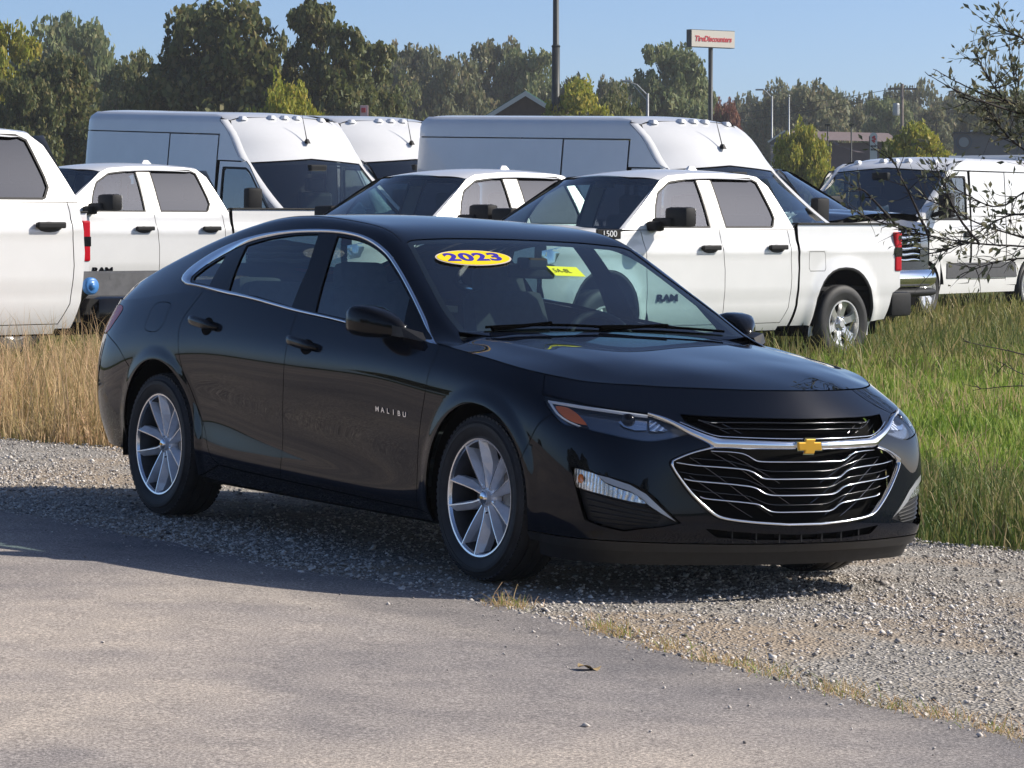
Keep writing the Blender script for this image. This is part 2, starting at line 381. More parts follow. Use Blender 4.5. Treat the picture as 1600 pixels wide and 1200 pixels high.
TAIL=[(0.8388, 4.6041), (1.0449, 4.741), (1.1264, 4.6498), (1.1541, 4.4474), (1.1034, 3.9661), (1.0214, 3.5898)]
RB_SEAM=[(1.0337, 3.5434), (1.2584, 3.1736), (1.3836, 2.7909), (1.4392, 2.6228)]
HEAD=[(4.9955, 4.251), (5.1301, 4.3147), (5.2677, 4.2616), (5.3894, 4.2289), (5.4869, 4.1924), (5.5647, 4.0418), (5.6586, 3.625), (5.601, 3.471), (5.5447, 3.3711), (5.487, 3.3083), (5.4125, 3.3386), (5.32, 3.4111), (5.2209, 3.4745), (5.135, 3.4834), (5.0797, 3.6986), (5.0271, 3.9931)]
HEAD_IN=[(5.0362, 4.1317), (5.1368, 4.2003), (5.2697, 4.2002), (5.3901, 4.1792), (5.487, 4.1329), (5.5594, 3.9787), (5.63, 3.6185), (5.5962, 3.5344), (5.4871, 3.3892), (5.4124, 3.4096), (5.3197, 3.4838), (5.2286, 3.5506), (5.1529, 3.6014), (5.0946, 3.821)]
HEAD_AMBER=[(5.0818, 4.0568), (5.1412, 4.1158), (5.1961, 3.9699), (5.2441, 3.6274), (5.2002, 3.6203), (5.1447, 3.7135), (5.1073, 3.8688)]
HEAD_CHROME=[(5.0356, 4.1424), (5.1356, 4.2212), (5.2687, 4.231), (5.3898, 4.1991), (5.487, 4.1627)]
HEAD_CHROME2=[(5.0373, 4.1102), (5.0918, 3.7921), (5.1398, 3.6247), (5.2098, 3.4908)]
HEAD_LENS=[(5.3693, 3.9448), (5.3909, 4.1088), (5.456, 4.0948), (5.4872, 4.0524), (5.4848, 3.7361), (5.4393, 3.7055), (5.3935, 3.7958)]
HEAD_LED=[(5.4949, 4.0767), (5.5156, 4.0561), (5.5689, 3.7253), (5.4975, 3.6789)]
FOG=[(5.1821, 2.414), (5.2825, 2.3559), (5.3566, 2.2861), (5.4304, 2.1795), (5.4799, 2.0538), (5.5174, 1.8864), (5.5678, 1.5642), (5.6143, 1.271), (5.5428, 1.1302), (5.4549, 1.033), (5.3932, 0.9141), (5.3087, 1.0391), (5.2456, 1.1979), (5.2156, 1.803)]
FOG_LAMP=[(5.1907, 2.3927), (5.2444, 2.3665), (5.2826, 2.3207), (5.3025, 2.2125), (5.3319, 2.1215), (5.3808, 2.0452), (5.43, 1.9725), (5.4671, 1.8518), (5.487, 1.7502), (5.4297, 1.7732), (5.3562, 1.8382), (5.2832, 1.9136), (5.238, 1.9629), (5.2064, 2.0173)]
FOG_TRIM=[(5.2851, 2.3223), (5.332, 2.2864), (5.418, 2.1663), (5.4798, 1.979), (5.5247, 1.732), (5.5987, 1.3051), (5.5423, 1.5052), (5.4919, 1.7041), (5.4621, 1.8729), (5.4177, 2.019), (5.3686, 2.0902), (5.3197, 2.1723)]
GR_OUT=[(5.7439, 3.1485), (5.6578, 3.0129), (5.5862, 2.8333), (5.5723, 2.7532), (5.5735, 2.6539), (5.5963, 2.4348), (5.6507, 2.0189), (5.7108, 1.6707), (5.7585, 1.4493), (5.8042, 1.3639), (5.9138, 1.2744), (6.0724, 1.1964)]
GR_IN=[(5.7461, 3.067), (5.6602, 2.9449), (5.5963, 2.7865), (5.5836, 2.739), (5.5861, 2.6628), (5.6078, 2.4576), (5.661, 2.0782), (5.7213, 1.7428), (5.7678, 1.5353), (5.8175, 1.4528), (5.9203, 1.3754), (6.0714, 1.3031)]
BAR_TOP=[(5.487, 4.1627), (5.5467, 4.0778), (5.598, 3.9319), (5.7101, 3.5482), (5.759, 3.4194), (5.7954, 3.3586), (5.9236, 3.3068), (6.0641, 3.2826)]
BAR_BOT=[(5.4871, 4.1129), (5.5337, 4.0122), (5.5847, 3.8457), (5.6552, 3.5076), (5.7311, 3.1885), (5.7462, 3.0936), (5.7934, 3.0765), (5.9218, 3.0468), (6.0566, 3.0495)]
BAR2_TOP=[(5.6163, 3.9851), (5.6521, 3.8544), (5.7005, 3.67), (5.7596, 3.4927), (5.8174, 3.4397), (5.9521, 3.4005), (6.0921, 3.3967)]
UPG=[(5.4947, 4.2453), (5.6116, 4.2096), (5.7155, 4.1323), (5.8274, 4.0761), (5.99, 4.0562)]
SLAT=[[(5.7407, 3.0159), (5.8674, 2.9447), (5.9214, 2.789), (5.9545, 2.7379), (6.092, 2.7376)], [(5.6013, 2.7401), (5.6833, 2.6614), (5.8869, 2.554), (5.9366, 2.4424), (5.9747, 2.3527), (6.0947, 2.3479)], [(5.6322, 2.3649), (5.671, 2.3153), (5.9107, 2.1838), (5.9612, 2.0647), (6.001, 1.9932), (6.1126, 1.9838)], [(5.6977, 1.9622), (5.724, 1.9109), (5.9344, 1.7929), (5.9767, 1.6763), (6.0156, 1.5898), (6.1147, 1.5806)]]
UPSLAT=[[(5.6946, 4.1143), (5.7417, 4.0109), (5.8352, 3.9879), (5.9037, 3.9788), (6.1243, 3.9845)], [(5.7154, 4.0372), (5.7935, 3.7583), (5.874, 3.7415), (6.1015, 3.735)]]
LOWIN=[(5.7224, 1.092), (5.8469, 0.9956), (5.9881, 0.9206), (6.1078, 0.879), (6.1121, 0.7027), (5.9343, 0.7151), (5.7675, 0.8178)]
BADGE_SIDE=[(3.7756, 2.6748), (4.046, 2.6825)]
HANDLE_R=[(2.0504, 4.1289), (2.3382, 3.9803)]
HANDLE_F=[(3.0013, 3.9616), (3.2742, 3.7983)]
DLO_OUT=[(-2.8683, 0.805), (-2.8893, 1.064), (-2.8495, 1.4065), (-2.7146, 1.818), (-2.522, 2.0622), (-2.3169, 2.1943), (-2.0842, 2.3154), (-1.8629, 2.4503), (-1.6922, 2.5527), (-1.5713, 2.6129), (-1.4334, 2.6103), (-1.3166, 2.576), (-1.2027, 2.5506), (-1.1016, 2.5752), (-0.948, 2.5029), (-0.769, 2.1931), (-0.6182, 1.7008), (-0.4601, 0.4854), (-0.4509, 0.0276), (-0.8382, 0.0187), (-1.2226, 0.0818), (-1.6056, 0.0478), (-1.9814, 0.1085), (-2.3676, 0.1338), (-2.7201, 0.4035), (-2.8161, 0.6111)]
DLO_IN=[(-2.7435, 0.6544), (-2.7508, 0.8799), (-2.6893, 1.2187), (-2.5678, 1.5683), (-2.3711, 1.9444), (-2.176, 2.113), (-1.9809, 2.2474), (-1.7908, 2.3644), (-1.675, 2.4385), (-1.5538, 2.4941), (-1.426, 2.485), (-1.3186, 2.4405), (-1.2101, 2.4044), (-1.1079, 2.4075), (-0.9541, 2.309), (-0.7757, 1.9681), (-0.6284, 1.4469), (-0.493, 0.4525), (-0.8512, 0.1682), (-1.2331, 0.1705), (-1.6002, 0.1474), (-1.9942, 0.2102), (-2.3865, 0.2686), (-2.6528, 0.4311)]
QGLASS=[(-2.7219, 0.6533), (-2.7288, 0.8321), (-2.6671, 1.1723), (-2.5414, 1.5347), (-2.5108, 1.5515), (-2.5025, 1.2501), (-2.4938, 0.3504), (-2.6542, 0.488)]
RGLASS=[(-2.3632, 1.8636), (-2.1673, 2.0616), (-1.975, 2.2108), (-1.7446, 2.3666), (-1.668, 1.2638), (-1.6587, 0.1504), (-1.9977, 0.238), (-2.2753, 0.1853)]
FGLASS=[(-1.5908, 2.4047), (-1.5151, 2.4196), (-1.4156, 2.4147), (-1.3089, 2.3785), (-1.2068, 2.3469), (-1.1099, 2.3378), (-0.956, 2.2282), (-0.8235, 1.9867), (-0.7431, 0.8348), (-0.8563, 0.2261), (-1.2372, 0.2057), (-1.4537, 0.1721), (-1.5078, 1.1897)]
WS=[(-1.1267, 3.5005), (-1.1523, 3.6985), (-1.16, 3.8418), (-1.1795, 4.789), (-1.1709, 5.4835), (-1.1593, 5.894)]
WS_SIDE=[(-1.1042, 3.5301), (-0.9556, 3.417), (-0.7919, 3.2652), (-0.6288, 3.1038)]
AP_LINE=[(-1.3482, 3.4641), (-1.1677, 3.3377)]
# ================================================================= materials shared by vehicles
PAINT=pm('black_paint',(.003,.005,.011),.3,spec=.0,coat=1.,coatr=.008)
PAINT.node_tree.nodes['Principled BSDF'].inputs['Coat IOR'].default_value=1.38
def _flake(m):
    c=coords(m); f=noise(m,c,9,5,.6); r=ramp(m,f,[(.35,(.004,.004,.004)),(.75,(.02,.02,.02))]); L(m,r,m.node_tree.nodes['Principled BSDF'].inputs['Coat Roughness'])
_flake(PAINT)
GLOSSB=pm('gloss_black',(.004,.004,.005),.12,spec=.35)
PLASTIC=grime('black_plastic',(.007,.007,.008),.45,.25,20)
SATIN=grime('satin_grey_plastic',(.014,.014,.015),.38,.15,14)
CHROME=pm('chrome',(.82,.84,.87),.09,metal=1.)
DCHROME=pm('dark_chrome',(.16,.165,.175),.18,metal=1.)
ALLOY=grime('silver_alloy',(.82,.84,.88),.28,.07,25,metal=.25)
ALLOYCUT=pm('machined_alloy',(.78,.80,.84),.2,metal=1.)
RUBBER=grime('tyre_rubber',(.018,.018,.019),.62,.3,18)
VOIDM=pm('dark_void',(.004,.004,.004),.9,spec=.1)
STEEL=grime('brake_steel',(.20,.19,.18),.4,.3,30,metal=.9)
CABIN=pm('cabin_trim',(.016,.018,.021),.7,spec=.3)
SEAT=grime('seat_cloth',(.028,.031,.035),.85,.2,30)
AMBER=pm('amber_lens',(.75,.16,.02),.12,coat=1.)
REDL=pm('red_lens',(.50,.008,.02),.22,spec=.2)
GOLD=pm('gold_emblem',(.85,.47,.06),.28,metal=.6)
WHITEM=pm('white_plastic',(.75,.76,.78),.3)
REFLECT=pm('reflector_silver',(.80,.83,.88),.14,metal=1.)
LAMPIN=pm('lamp_inner',(.22,.235,.26),.2,metal=.8)
RIBBED=pm('ribbed_silver',(.62,.65,.70),.2,metal=.9)
rc_=coords(RIBBED); rw_=N(RIBBED,'ShaderNodeTexWave'); rw_.inputs['Scale'].default_value=26; rw_.inputs['Distortion'].default_value=1.5; L(RIBBED,rc_,rw_.inputs['Vector']); bump(RIBBED,rw_.outputs['Fac'],.35,.01); bc(RIBBED,ramp(RIBBED,rw_.outputs['Fac'],[(.1,(.55,.58,.63)),(.6,(.86,.89,.93))]))
def glass_mat(name,tint,refl=1.5,extra=0.):
    """thin pane: what is behind seen through a tint, plus the pane's own reflection"""
    m=bpy.data.materials.new(name); m.use_nodes=True; t=m.node_tree; t.nodes.remove(t.nodes['Principled BSDF']); out=t.nodes['Material Output']
    tr=t.nodes.new('ShaderNodeBsdfTransparent'); tr.inputs[0].default_value=(*tint,1)
    gl=t.nodes.new('ShaderNodeBsdfGlossy'); gl.inputs['Roughness'].default_value=.004; gl.inputs['Color'].default_value=(1,1,1,1)
    lw=t.nodes.new('ShaderNodeLayerWeight'); lw.inputs[0].default_value=.5; fr=t.nodes.new('ShaderNodeMath'); fr.operation='POWER'; fr.inputs[1].default_value=5.; t.links.new(lw.outputs['Facing'],fr.inputs[0])
    f0=2*((refl-1)/(refl+1))**2+extra      # both faces of a thin pane
    ad=t.nodes.new('ShaderNodeMath'); ad.operation='MULTIPLY_ADD'; ad.inputs[1].default_value=1-f0; ad.inputs[2].default_value=f0; ad.use_clamp=True
    mx=t.nodes.new('ShaderNodeMixShader'); t.links.new(fr.outputs[0],ad.inputs[0]); t.links.new(ad.outputs[0],mx.inputs[0]); t.links.new(tr.outputs[0],mx.inputs[1]); t.links.new(gl.outputs[0],mx.inputs[2]); t.links.new(mx.outputs[0],out.inputs[0])
    return m
GLASS=glass_mat('clear_green_glass',(.72,.87,.85),1.52,.03)
GLASS_T=glass_mat('privacy_glass',(.16,.18,.19),1.55,.03)
GLASS_M=glass_mat('side_glass',(.66,.84,.82),1.52,.06)
LENS=glass_mat('lamp_lens',(.95,.96,.97),1.48)
# ================================================================= the black sedan
SED=empty('sedan',label='glossy black sedan parked on the gravel with a yellow 2023 sticker on its windscreen',cat='car')
SED_M=Matrix(((.5401,.8408,.0369,.604),(-.8413,.5406,0,13.585),(-.02,-.0311,.9993,-.023),(0,0,0,1)))
def _orth(M):
    R=M.to_3x3(); x=R.col[0].normalized(); z=R.col[2]; y=z.cross(x).normalized(); z=x.cross(y)
    Q=Matrix((x,y,z)).transposed().to_4x4(); Q.translation=M.translation; return Q
SED.matrix_world=_orth(SED_M)
def hull_xz(pts):
    """side points (x,z) -> (s,v)"""
    S_,V_=np.meshgrid(np.linspace(.9,5.4,181),np.linspace(0,5,61),indexing='ij'); G=hull(S_,V_); out=[]
    for x,z in pts:
        d=(G[...,0]-x)**2+(G[...,2]-z)**2; i=np.unravel_index(d.argmin(),d.shape); a=np.array([S_[i],V_[i]])
        for _ in range(12):
            F=lambda q:hull(np.array([q[0]]),np.array([q[1]]))[0][[0,2]]
            r=F(a)-[x,z]; e=1e-4; J=np.stack([(F(a+[e,0])-F(a))/e,(F(a+[0,e])-F(a))/e],1); a=a-np.clip(np.linalg.lstsq(J,r,rcond=None)[0],-.1,.1); a[1]=np.clip(a[1],0,5)
        out.append(tuple(a))
    return out
def arc(w,a0,a1,n=26,dr=0.):
    x,z,r,rl=WR[w]; return hull_xz([(x+(r+dr)*math.cos(math.radians(a0+(a1-a0)*k/n)),z+(r+dr)*math.sin(math.radians(a0+(a1-a0)*k/n))) for k in range(n+1)])
SF=[(4.19,5.),(4.203,4.5)]+list(map(tuple,catmull(SEAM_F,5))); SB=[(2.985,5.)]+list(map(tuple,catmull(SEAM_B,5))); SR=[(2.075,5.)]+list(map(tuple,catmull(SEAM_R,5)))
ARF=arc(0,196,28); ARF2=arc(0,28,-18,10); ARR=arc(1,-18,122,24); ARR2=arc(1,122,200,14)
RBS=list(map(tuple,catmull(RB_SEAM,5))); _rb_end=hull_xz([(WR[1][0]+WR[1][2]*math.cos(math.radians(140)),WR[1][1]+WR[1][2]*math.sin(math.radians(140)))])[0]
ARR=arc(1,-18,143,26); ARR2=arc(1,143,200,10); RBS[-1]=ARR[-1]
def line5(s0,s1,n=20): return [(s0+(s1-s0)*k/n,5.) for k in range(n+1)]
front_door=SF+SB[::-1]
rear_door=SB+SR[::-1]
HEADC=list(map(tuple,catmull(HEAD,4,True)))
bseam=[HEAD[14],(5.005,3.25),ARF[-1]]
fender=line5(HEAD[0][0]-.03,SF[0][0])+SF+ARF+[bseam[1],HEAD[14],HEAD[15],HEAD[0]]
quarter=[(2.075,5.)]+SR[1:]+[(2.372,.72)]+ARR+RBS[::-1]+[TAIL[5],TAIL[4],TAIL[3],TAIL[2],TAIL[1],(.84,4.72),(.84,5.)]+line5(.84,2.0,16)[1:]
sill=[ARR[0],(SR[-1][0],SR[-1][1]-.02)]+[(SB[-1][0],SB[-1][1]-.02),(SF[-1][0],SF[-1][1]-.02)]+[ARF[0],(ARF[0][0]-.01,.02),(3.3,.0),(ARR[0][0]+.01,.02)]
for sd_ in ('R','L'):
    d=panel('front_door',[(hull,front_door,[])],PAINT,SED,sd_,step=.018); 
    h=panel('rear_door',[(hull,rear_door,[])],PAINT,SED,sd_,step=.016)
    panel('front_fender',[(hull,fender,[])],PAINT,SED,sd_,gap=.002,step=.012)
    FUELC=list(map(tuple,catmull(FUEL,5,True)))
    q=panel('quarter_panel',[(hull,quarter,[FUELC] if sd_=='R' else [])],PAINT,SED,sd_,step=.013)
    if sd_=='R': panel('fuel_door',[(hull,FUELC,[])],PAINT,q,sd_,gap=.0012)
    panel('sill',[(hull,sill,[])],PAINT,SED,sd_)
    # door handles
    for par,H in ((d,HANDLE_F),(h,HANDLE_R)):
        a=np.array(H); A=a[0];B=a[1]; n=15; cs=[];rad=[]
        for k in range(n):
            t=k/(n-1); q_=A+(B-A)*t; P,nn=surf_n(hull,q_[:1],q_[1:]); e=(1-(2*t-1)**4)
            cs.append((P[0]+nn[0]*(.010+.028*e))); rad.append((.011+.008*e)*(.55+.45*e))
        V=[];F=[];m=10
        for k in range(n):
            P=cs[k]; 
            for j in range(m):
                q_=2*math.pi*j/m; V.append((P[0],P[1]+.6*rad[k]*math.cos(q_),P[2]+1.25*rad[k]*math.sin(q_)))
        for k in range(n-1):
            for j in range(m): F.append((k*m+j,k*m+(j+1)%m,(k+1)*m+(j+1)%m,(k+1)*m+j))
        F+= [tuple(range(m)),tuple((n-1)*m+j for j in range(m))]
        V=np.array(V); V=V*MIRY if sd_=='R' else V
        o=mk('door_handle',V,F,GLOSSB,par); bm=bmesh.new();bm.from_mesh(o.data);bmesh.ops.recalc_face_normals(bm,faces=bm.faces);bm.to_mesh(o.data);bm.free()
        c=(A+B)/2+np.array([.03,-.06]); th=np.linspace(0,2*math.pi,25)[:-1]
        cup=np.stack([c[0]+.055*np.cos(th),c[1]+.27*np.sin(th)],1)
        panel('handle_cup',[(hull,cup,[])],VOIDM,par,sd_,off=.0012,gap=0,depth=.004)  # flat dark oval standing in for the shaded recess
# front fascia, all the way round
def full(P): return [tuple(p) for p in P]
def both(P): return list(map(tuple,P)),mir_s(P)[::-1]
uni_l=[(5.612,4.28)]+UPG[1:]; GRO=list(map(tuple,catmull(GR_OUT,4)))
union=uni_l+mir_s(uni_l)[::-1]+[(2*S_MAX-5.672,3.60)]+mir_s(BAR_BOT[3:5])+mir_s(GRO)+GRO[::-1]+BAR_BOT[4:2:-1]+[(5.672,3.60)]
fas_half=[ARF2[0],bseam[1],HEAD[14],HEAD[15],HEAD[0],(HEAD[0][0]-.03,5.)]+line5(HEAD[0][0]-.03,S_MAX,24)[1:-1]
bot_half=[(ARF2[-1][0]+.0,.50)]+[(ARF2[-1][0]+(S_MAX-ARF2[-1][0])*k/12,.50) for k in range(1,12)]
side_arc=[q for q in ARF2[1:] if q[1]>.55]
fascia=fas_half+mir_s(fas_half)[::-1]+mir_s(side_arc)+mir_s(bot_half)+bot_half[::-1]+side_arc[::-1]
FOGC=FOG; LOW_L=LOWIN[:4];LOW_B=LOWIN[4:]
lowin=LOW_L+mir_s(LOW_L)[::-1]+mir_s(LOW_B)+LOW_B[::-1]
lowin=LOW_L+mir_s(LOW_L)[::-1]+mir_s(LOW_B[::-1])+LOW_B
fc=panel('front_bumper',[(hull,fascia,[HEADC,mir_s(HEADC),union,FOGC,mir_s(FOGC),lowin])],PAINT,SED,'C',step=.02)
vt=[(4.93,.02)]+[(4.93+(S_MAX-4.93)*k/14,.0) for k in range(15)]
lo=[(s,.5) for s,_ in vt]
lipv=lo[1:]+mir_s(lo[1:])[::-1]+mir_s(vt[1:])+vt[1:][::-1]
panel('lower_lip',[(hull,lipv,[])],SATIN,fc,'C',off=.002,gap=.002)
# chin below the lip
def chin(a,b): 
    P=hull(a,np.zeros_like(a)); c=np.stack([np.clip(P[...,0]-.02*b,-9,9)-.015,P[...,1]*(1-.02*b),P[...,2]-.055*b+.004],-1); return c
ss=np.linspace(5.0,2*S_MAX-5.0,60); panel('air_dam',[(chin,[(5.0,0),(2*S_MAX-5.0,0),(2*S_MAX-5.0,1),(5.0,1)],[])],PLASTIC,fc,'C',gap=0,depth=.01)
panel('intake_backing',[(hull,[(LOWIN[0][0]-.02,1.2)]+[(S_MAX,1.0)]+mir_s([(LOWIN[0][0]-.02,1.2)])+mir_s([(LOWIN[0][0]-.02,.55)])+[(LOWIN[0][0]-.02,.55)],[])],VOIDM,fc,'C',off=-.035,gap=0,depth=.002)
for k in range(-3,4):
    q=np.array([S_MAX+k*.105]); P,n=surf_n(hull,q,np.array([.83])); MBx=MB(); MBx.box((P[0][0]-.02,-P[0][1],P[0][2]),(.03,.006,.05)); MBx.build('intake_rib',PLASTIC,fc)
# grille
GRL=panel('grille',[(hull,union,[])],VOIDM,SED,'C',off=-.052,gap=-.006,depth=.003,step=.03)
go=catmull(GR_OUT,5); gi=catmull(GR_IN,5); n_=90
A=np.concatenate([resample(go,n_//2),np.array(mir_s(resample(go,n_//2)))[::-1]]); B=np.concatenate([resample(gi,n_//2),np.array(mir_s(resample(gi,n_//2)))[::-1]])
bead('chrome_surround',hull,A,B,CHROME,GRL,'C',h=.014,off=.001)
A=np.concatenate([resample(catmull(BAR_TOP,4),40),np.array(mir_s(resample(catmull(BAR_TOP,4),40)))[::-1]]); B=np.concatenate([resample(catmull(BAR_BOT,4),40),np.array(mir_s(resample(catmull(BAR_BOT,4),40)))[::-1]])
bead('chrome_wing_bar',hull,A,B,CHROME,GRL,'C',h=.012,off=.004,power=.4)
t2=resample(catmull(BAR2_TOP,4),36); t2=np.concatenate([t2,np.array(mir_s(t2))[::-1]]); bead('chrome_upper_trim',hull,t2,t2-[0,.045],CHROME,GRL,'C',h=.006,off=-.004)
def slat(poly,w,mat,off,h,blade=True,nm='grille_slat'):
    P=resample(catmull(poly,3) if len(poly)>4 else np.array(poly),26); P=np.concatenate([P,np.array(mir_s(P))[::-1]])
    o=bead(nm,hull,P+[0,w/2],P-[0,w/2],mat,GRL,'C',h=h,off=off,n=5)
    if blade:
        Pa,na=surf_n(hull,P[:,0],P[:,1]); V=np.concatenate([Pa+na*(off),Pa-na*.05]); m=len(P); Fb=[(i,i+1,m+i+1,m+i) for i in range(m-1)]
        mk('slat_blade',V*MIRY,Fb,GLOSSB,o)
    return o
def lerp_poly(a,b,t):
    a=resample(np.array(a),12);b=resample(np.array(b),12);return a+(b-a)*t
for sl in SLAT: slat(np.array(sl),.045,CHROME,-.014,.006)
for a,b in zip(SLAT[:-1],SLAT[1:]): slat(lerp_poly(a,b,.5)-[0,.03],.02,DCHROME,-.03,.002,False,'grille_rib')
for sl in UPSLAT: slat(np.array(sl),.03,DCHROME,-.02,.004)
for sgn_ in (1,-1):
    for (a,b) in (((5.66,2.86),(6.02,1.48)),((5.75,2.98),(6.10,1.78)),((5.82,2.92),(6.05,2.25)),((5.66,2.42),(5.93,1.44)),((5.72,4.1),(5.83,3.6)),((5.64,4.1),(5.73,3.72)),((5.80,4.0),(5.88,3.6))):
        P=np.linspace(a,b,10); P=P if sgn_>0 else np.array(mir_s(P))
        bead('grille_diagonal',hull,P+[.0012,.008],P-[.0012,.008],DCHROME,GRL,'C',h=.002,off=-.03,n=3)
# emblem: a flat cross-like bow shape on the bar
P0,n0=surf_n(hull,np.array([S_MAX]),np.array([3.16])); ex=P0[0][0]
em=[(-.073,-.020),(-.032,-.020),(-.026,-.036),(.034,-.036),(.028,-.020),(.066,-.020),(.073,.020),(.032,.020),(.026,.036),(-.034,.036),(-.028,.020),(-.066,.020)]
MBx=MB(); MBx.prism([(-a*.88,ex*0+P0[0][2]+b*.92) for a,b in em],ex+.012,ex+.022,'YZ'); eb=MBx.build('emblem_base',CHROME,GRL)
MBx=MB(); MBx.prism([(-a*.80,P0[0][2]+b*.80) for a,b in em],ex+.020,ex+.028,'YZ'); eo=MBx.build('emblem',GOLD,GRL); bm=bmesh.new(); bm.from_mesh(eo.data); bmesh.ops.bevel(bm,geom=bm.edges[:],offset=.0035,segments=2,affect='EDGES',profile=.5); bm.to_mesh(eo.data); bm.free()
# lamps
for sd_ in ('R','L'):
    hl=panel('headlamp',[(hull,HEADC,[])],LAMPIN,SED,sd_,off=-.030,gap=-.004,depth=.002)
    panel('lens',[(hull,HEADC,[])],LENS,hl,sd_,off=-.001,gap=.003,depth=.004)
    panel('turn_reflector',[(hull,list(map(tuple,catmull(HEAD_AMBER,4,True))),[])],AMBER,hl,sd_,off=-.010,gap=0,depth=.015)
    ch=resample(catmull(HEAD_CHROME,4),30); bead('brow_trim',hull,ch+[0,.022],ch-[0,.055],WHITEM,hl,sd_,h=.005,off=-.008)
    ch=resample(catmull(HEAD_CHROME2,4),20); bead('tail_trim',hull,ch+[-.001,.0],ch+[.014,.04],WHITEM,hl,sd_,h=.004,off=-.008)
    # projector bowl
    c=np.array(HEAD_LENS).mean(0); P,nn=surf_n(hull,c[:1],c[1:]); P=P[0];nn=nn[0]
    panel('projector_bowl',[(hull,HEAD_LENS,[])],REFLECT,hl,sd_,off=-.022,gap=0,depth=.01)
    lens=MB(); lens.lathe([(.0,.02),(.012,.018),(.020,.012),(.026,.0),(.026,-.02)],20,'X',(P[0]-.03,(P[1]-.0)*(-1 if sd_=='R' else 1),P[2])); lens.build('projector_lens',GLOSSB,hl,smooth=True)
    panel('ribbed_reflector',[(hull,HEAD_LED,[])],RIBBED,hl,sd_,off=-.014,gap=0,depth=.01)
    fg=panel('fog_bezel',[(hull,FOG,[])],PLASTIC,fc,sd_,off=-.028,gap=-.004,depth=.002)
    for k in range(6):
        t=(k+.6)/6.2; a=np.array([FOG[13][0]+.01+.05*t,2.0-1.0*t]); b=np.array([5.56-.05*t,1.62-.62*t]); Q=np.linspace(a,b,12)
        bead('bezel_fin',hull,Q+[0,.03],Q-[0,.03],PLASTIC,fg,sd_,h=.006,off=-.026,n=5)
    panel('fog_lamp',[(hull,list(map(tuple,catmull(FOG_LAMP,3,True))),[])],RIBBED,fg,sd_,off=-.014,gap=0,depth=.012)
    panel('fog_lamp_lens',[(hull,list(map(tuple,catmull(FOG_LAMP,3,True))),[])],LENS,fg,sd_,off=-.002,gap=0,depth=.004)
    panel('silver_blade',[(hull,FOG_TRIM,[])],pm('satin_silver',(.42,.43,.45),.3,metal=.7) if sd_=='R' else bpy.data.materials['satin_silver'],fg,sd_,off=-.006,gap=0,depth=.012)
    am=np.array(FOG_LAMP[0])+[.028,-.20]; P,nn=surf_n(hull,am[:1],am[1:]); 
    th=np.linspace(0,2*math.pi,17)[:-1]; panel('side_marker',[(hull,np.stack([am[0]+.012*np.cos(th),am[1]+.10*np.sin(th)],1),[])],AMBER,fg,sd_,off=-.011,gap=0,depth=.003)
    tl=[TAIL[5],TAIL[4],TAIL[3],TAIL[2],TAIL[1],(.84,4.70),(.60,4.62),(.42,4.45),(.42,4.0),(.62,3.75),(.84,3.60)]
    panel('tail_lamp',[(hull,list(map(tuple,catmull(tl,4,True))),[])],REDL,SED,sd_,off=.002,gap=.002,depth=.02)
# rear end
rb_half=[(0,3.52),(.5,3.52),(.84,3.54)]+RBS+[q for q in ARR2[1:] if q[1]>.3]+[(ARR2[-1][0],.1)]+[(1.2,.0),(.8,0),(.4,0),(0,0)]
neg=lambda P:[(-a,b) for a,b in P]
rbp=rb_half[1:]+neg(rb_half[1:-1])[::-1]
panel('rear_bumper',[(hull,rbp,[])],PAINT,SED,'C')
tk=[(0,3.56),(.42,3.56),(.62,3.72),(.42,3.98),(.42,4.47),(.62,4.64),(.84,4.74),(.84,5.),(.42,5.)]
panel('tail_panel',[(hull,tk[1:]+[(0,5.)]+neg(tk[1:])[::-1],[])],PAINT,SED,'C')
# hood
hb=hull(np.linspace(4.10,S_MAX,60),np.full(60,5.)); hb=[(p[0],p[1]) for p in hb if p[0]>-.435]
hoodpoly=[(-.435,.845)]+hb+[(x,-y) for x,y in hb[:-1]][::-1]+[(-.435,-.845),(-.445,-.5),(-.45,0),(-.445,.5)]
panel('hood',[(hood,hoodpoly,[])],PAINT,SED,'C',gap=.003,step=.025)
# cowl, wipers
mb=MB(); 
def cowl(a,b): return np.stack([a,b,.945-(.0)*a+np.abs(b)*0-.03*np.abs(b)**2+(a+.42)*-.1],-1)
panel('cowl_panel',[(cowl,[(-.36,-.74),(-.36,.74),(-.62,.74),(-.62,-.74)],[])],PLASTIC,SED,'C',gap=0,depth=.01)
# greenhouse
ws_top=[(-1.135,3.52),(-1.152,3.70),(-1.16,3.84),(-1.1795,4.79),(-1.182,5.5),(-1.182,6.)]
ws_side=[(-.44,3.02),(-.55,3.06),(-.63,3.115),(-.79,3.265),(-.955,3.417),(-1.10,3.51)]
m12=lambda P:[(a,12-b) for a,b in P]
wsp=ws_side+ws_top+m12(ws_top[:-1])[::-1]+m12(ws_side)[::-1]+[(-.43,8.),(-.425,6.),(-.43,4.)]
rg=[(-2.62,3.75),(-2.9,3.72),(-3.2,3.7),(-3.36,3.8),(-3.40,4.4),(-3.41,5.2),(-3.41,6.)]; rg_t=[(-2.60,4.0),(-2.56,5.),(-2.55,6.)]
rgp=rg+m12(rg[:-1])[::-1]+m12(rg_t[:-1])+rg_t[::-1]
DLOC=list(map(tuple,catmull(DLO_OUT,3,True))); m12p=lambda P:[(a,12-b) for a,b in P]
side0=[(-.33,.02)]+[(-.33-(3.85-.33)*k/40,.02) for k in range(1,41)]
end=[(-3.85,w) for w in (1,2,3,4,5)]; 
fr_=[(-.33,w) for w in (2.2,1.1)]
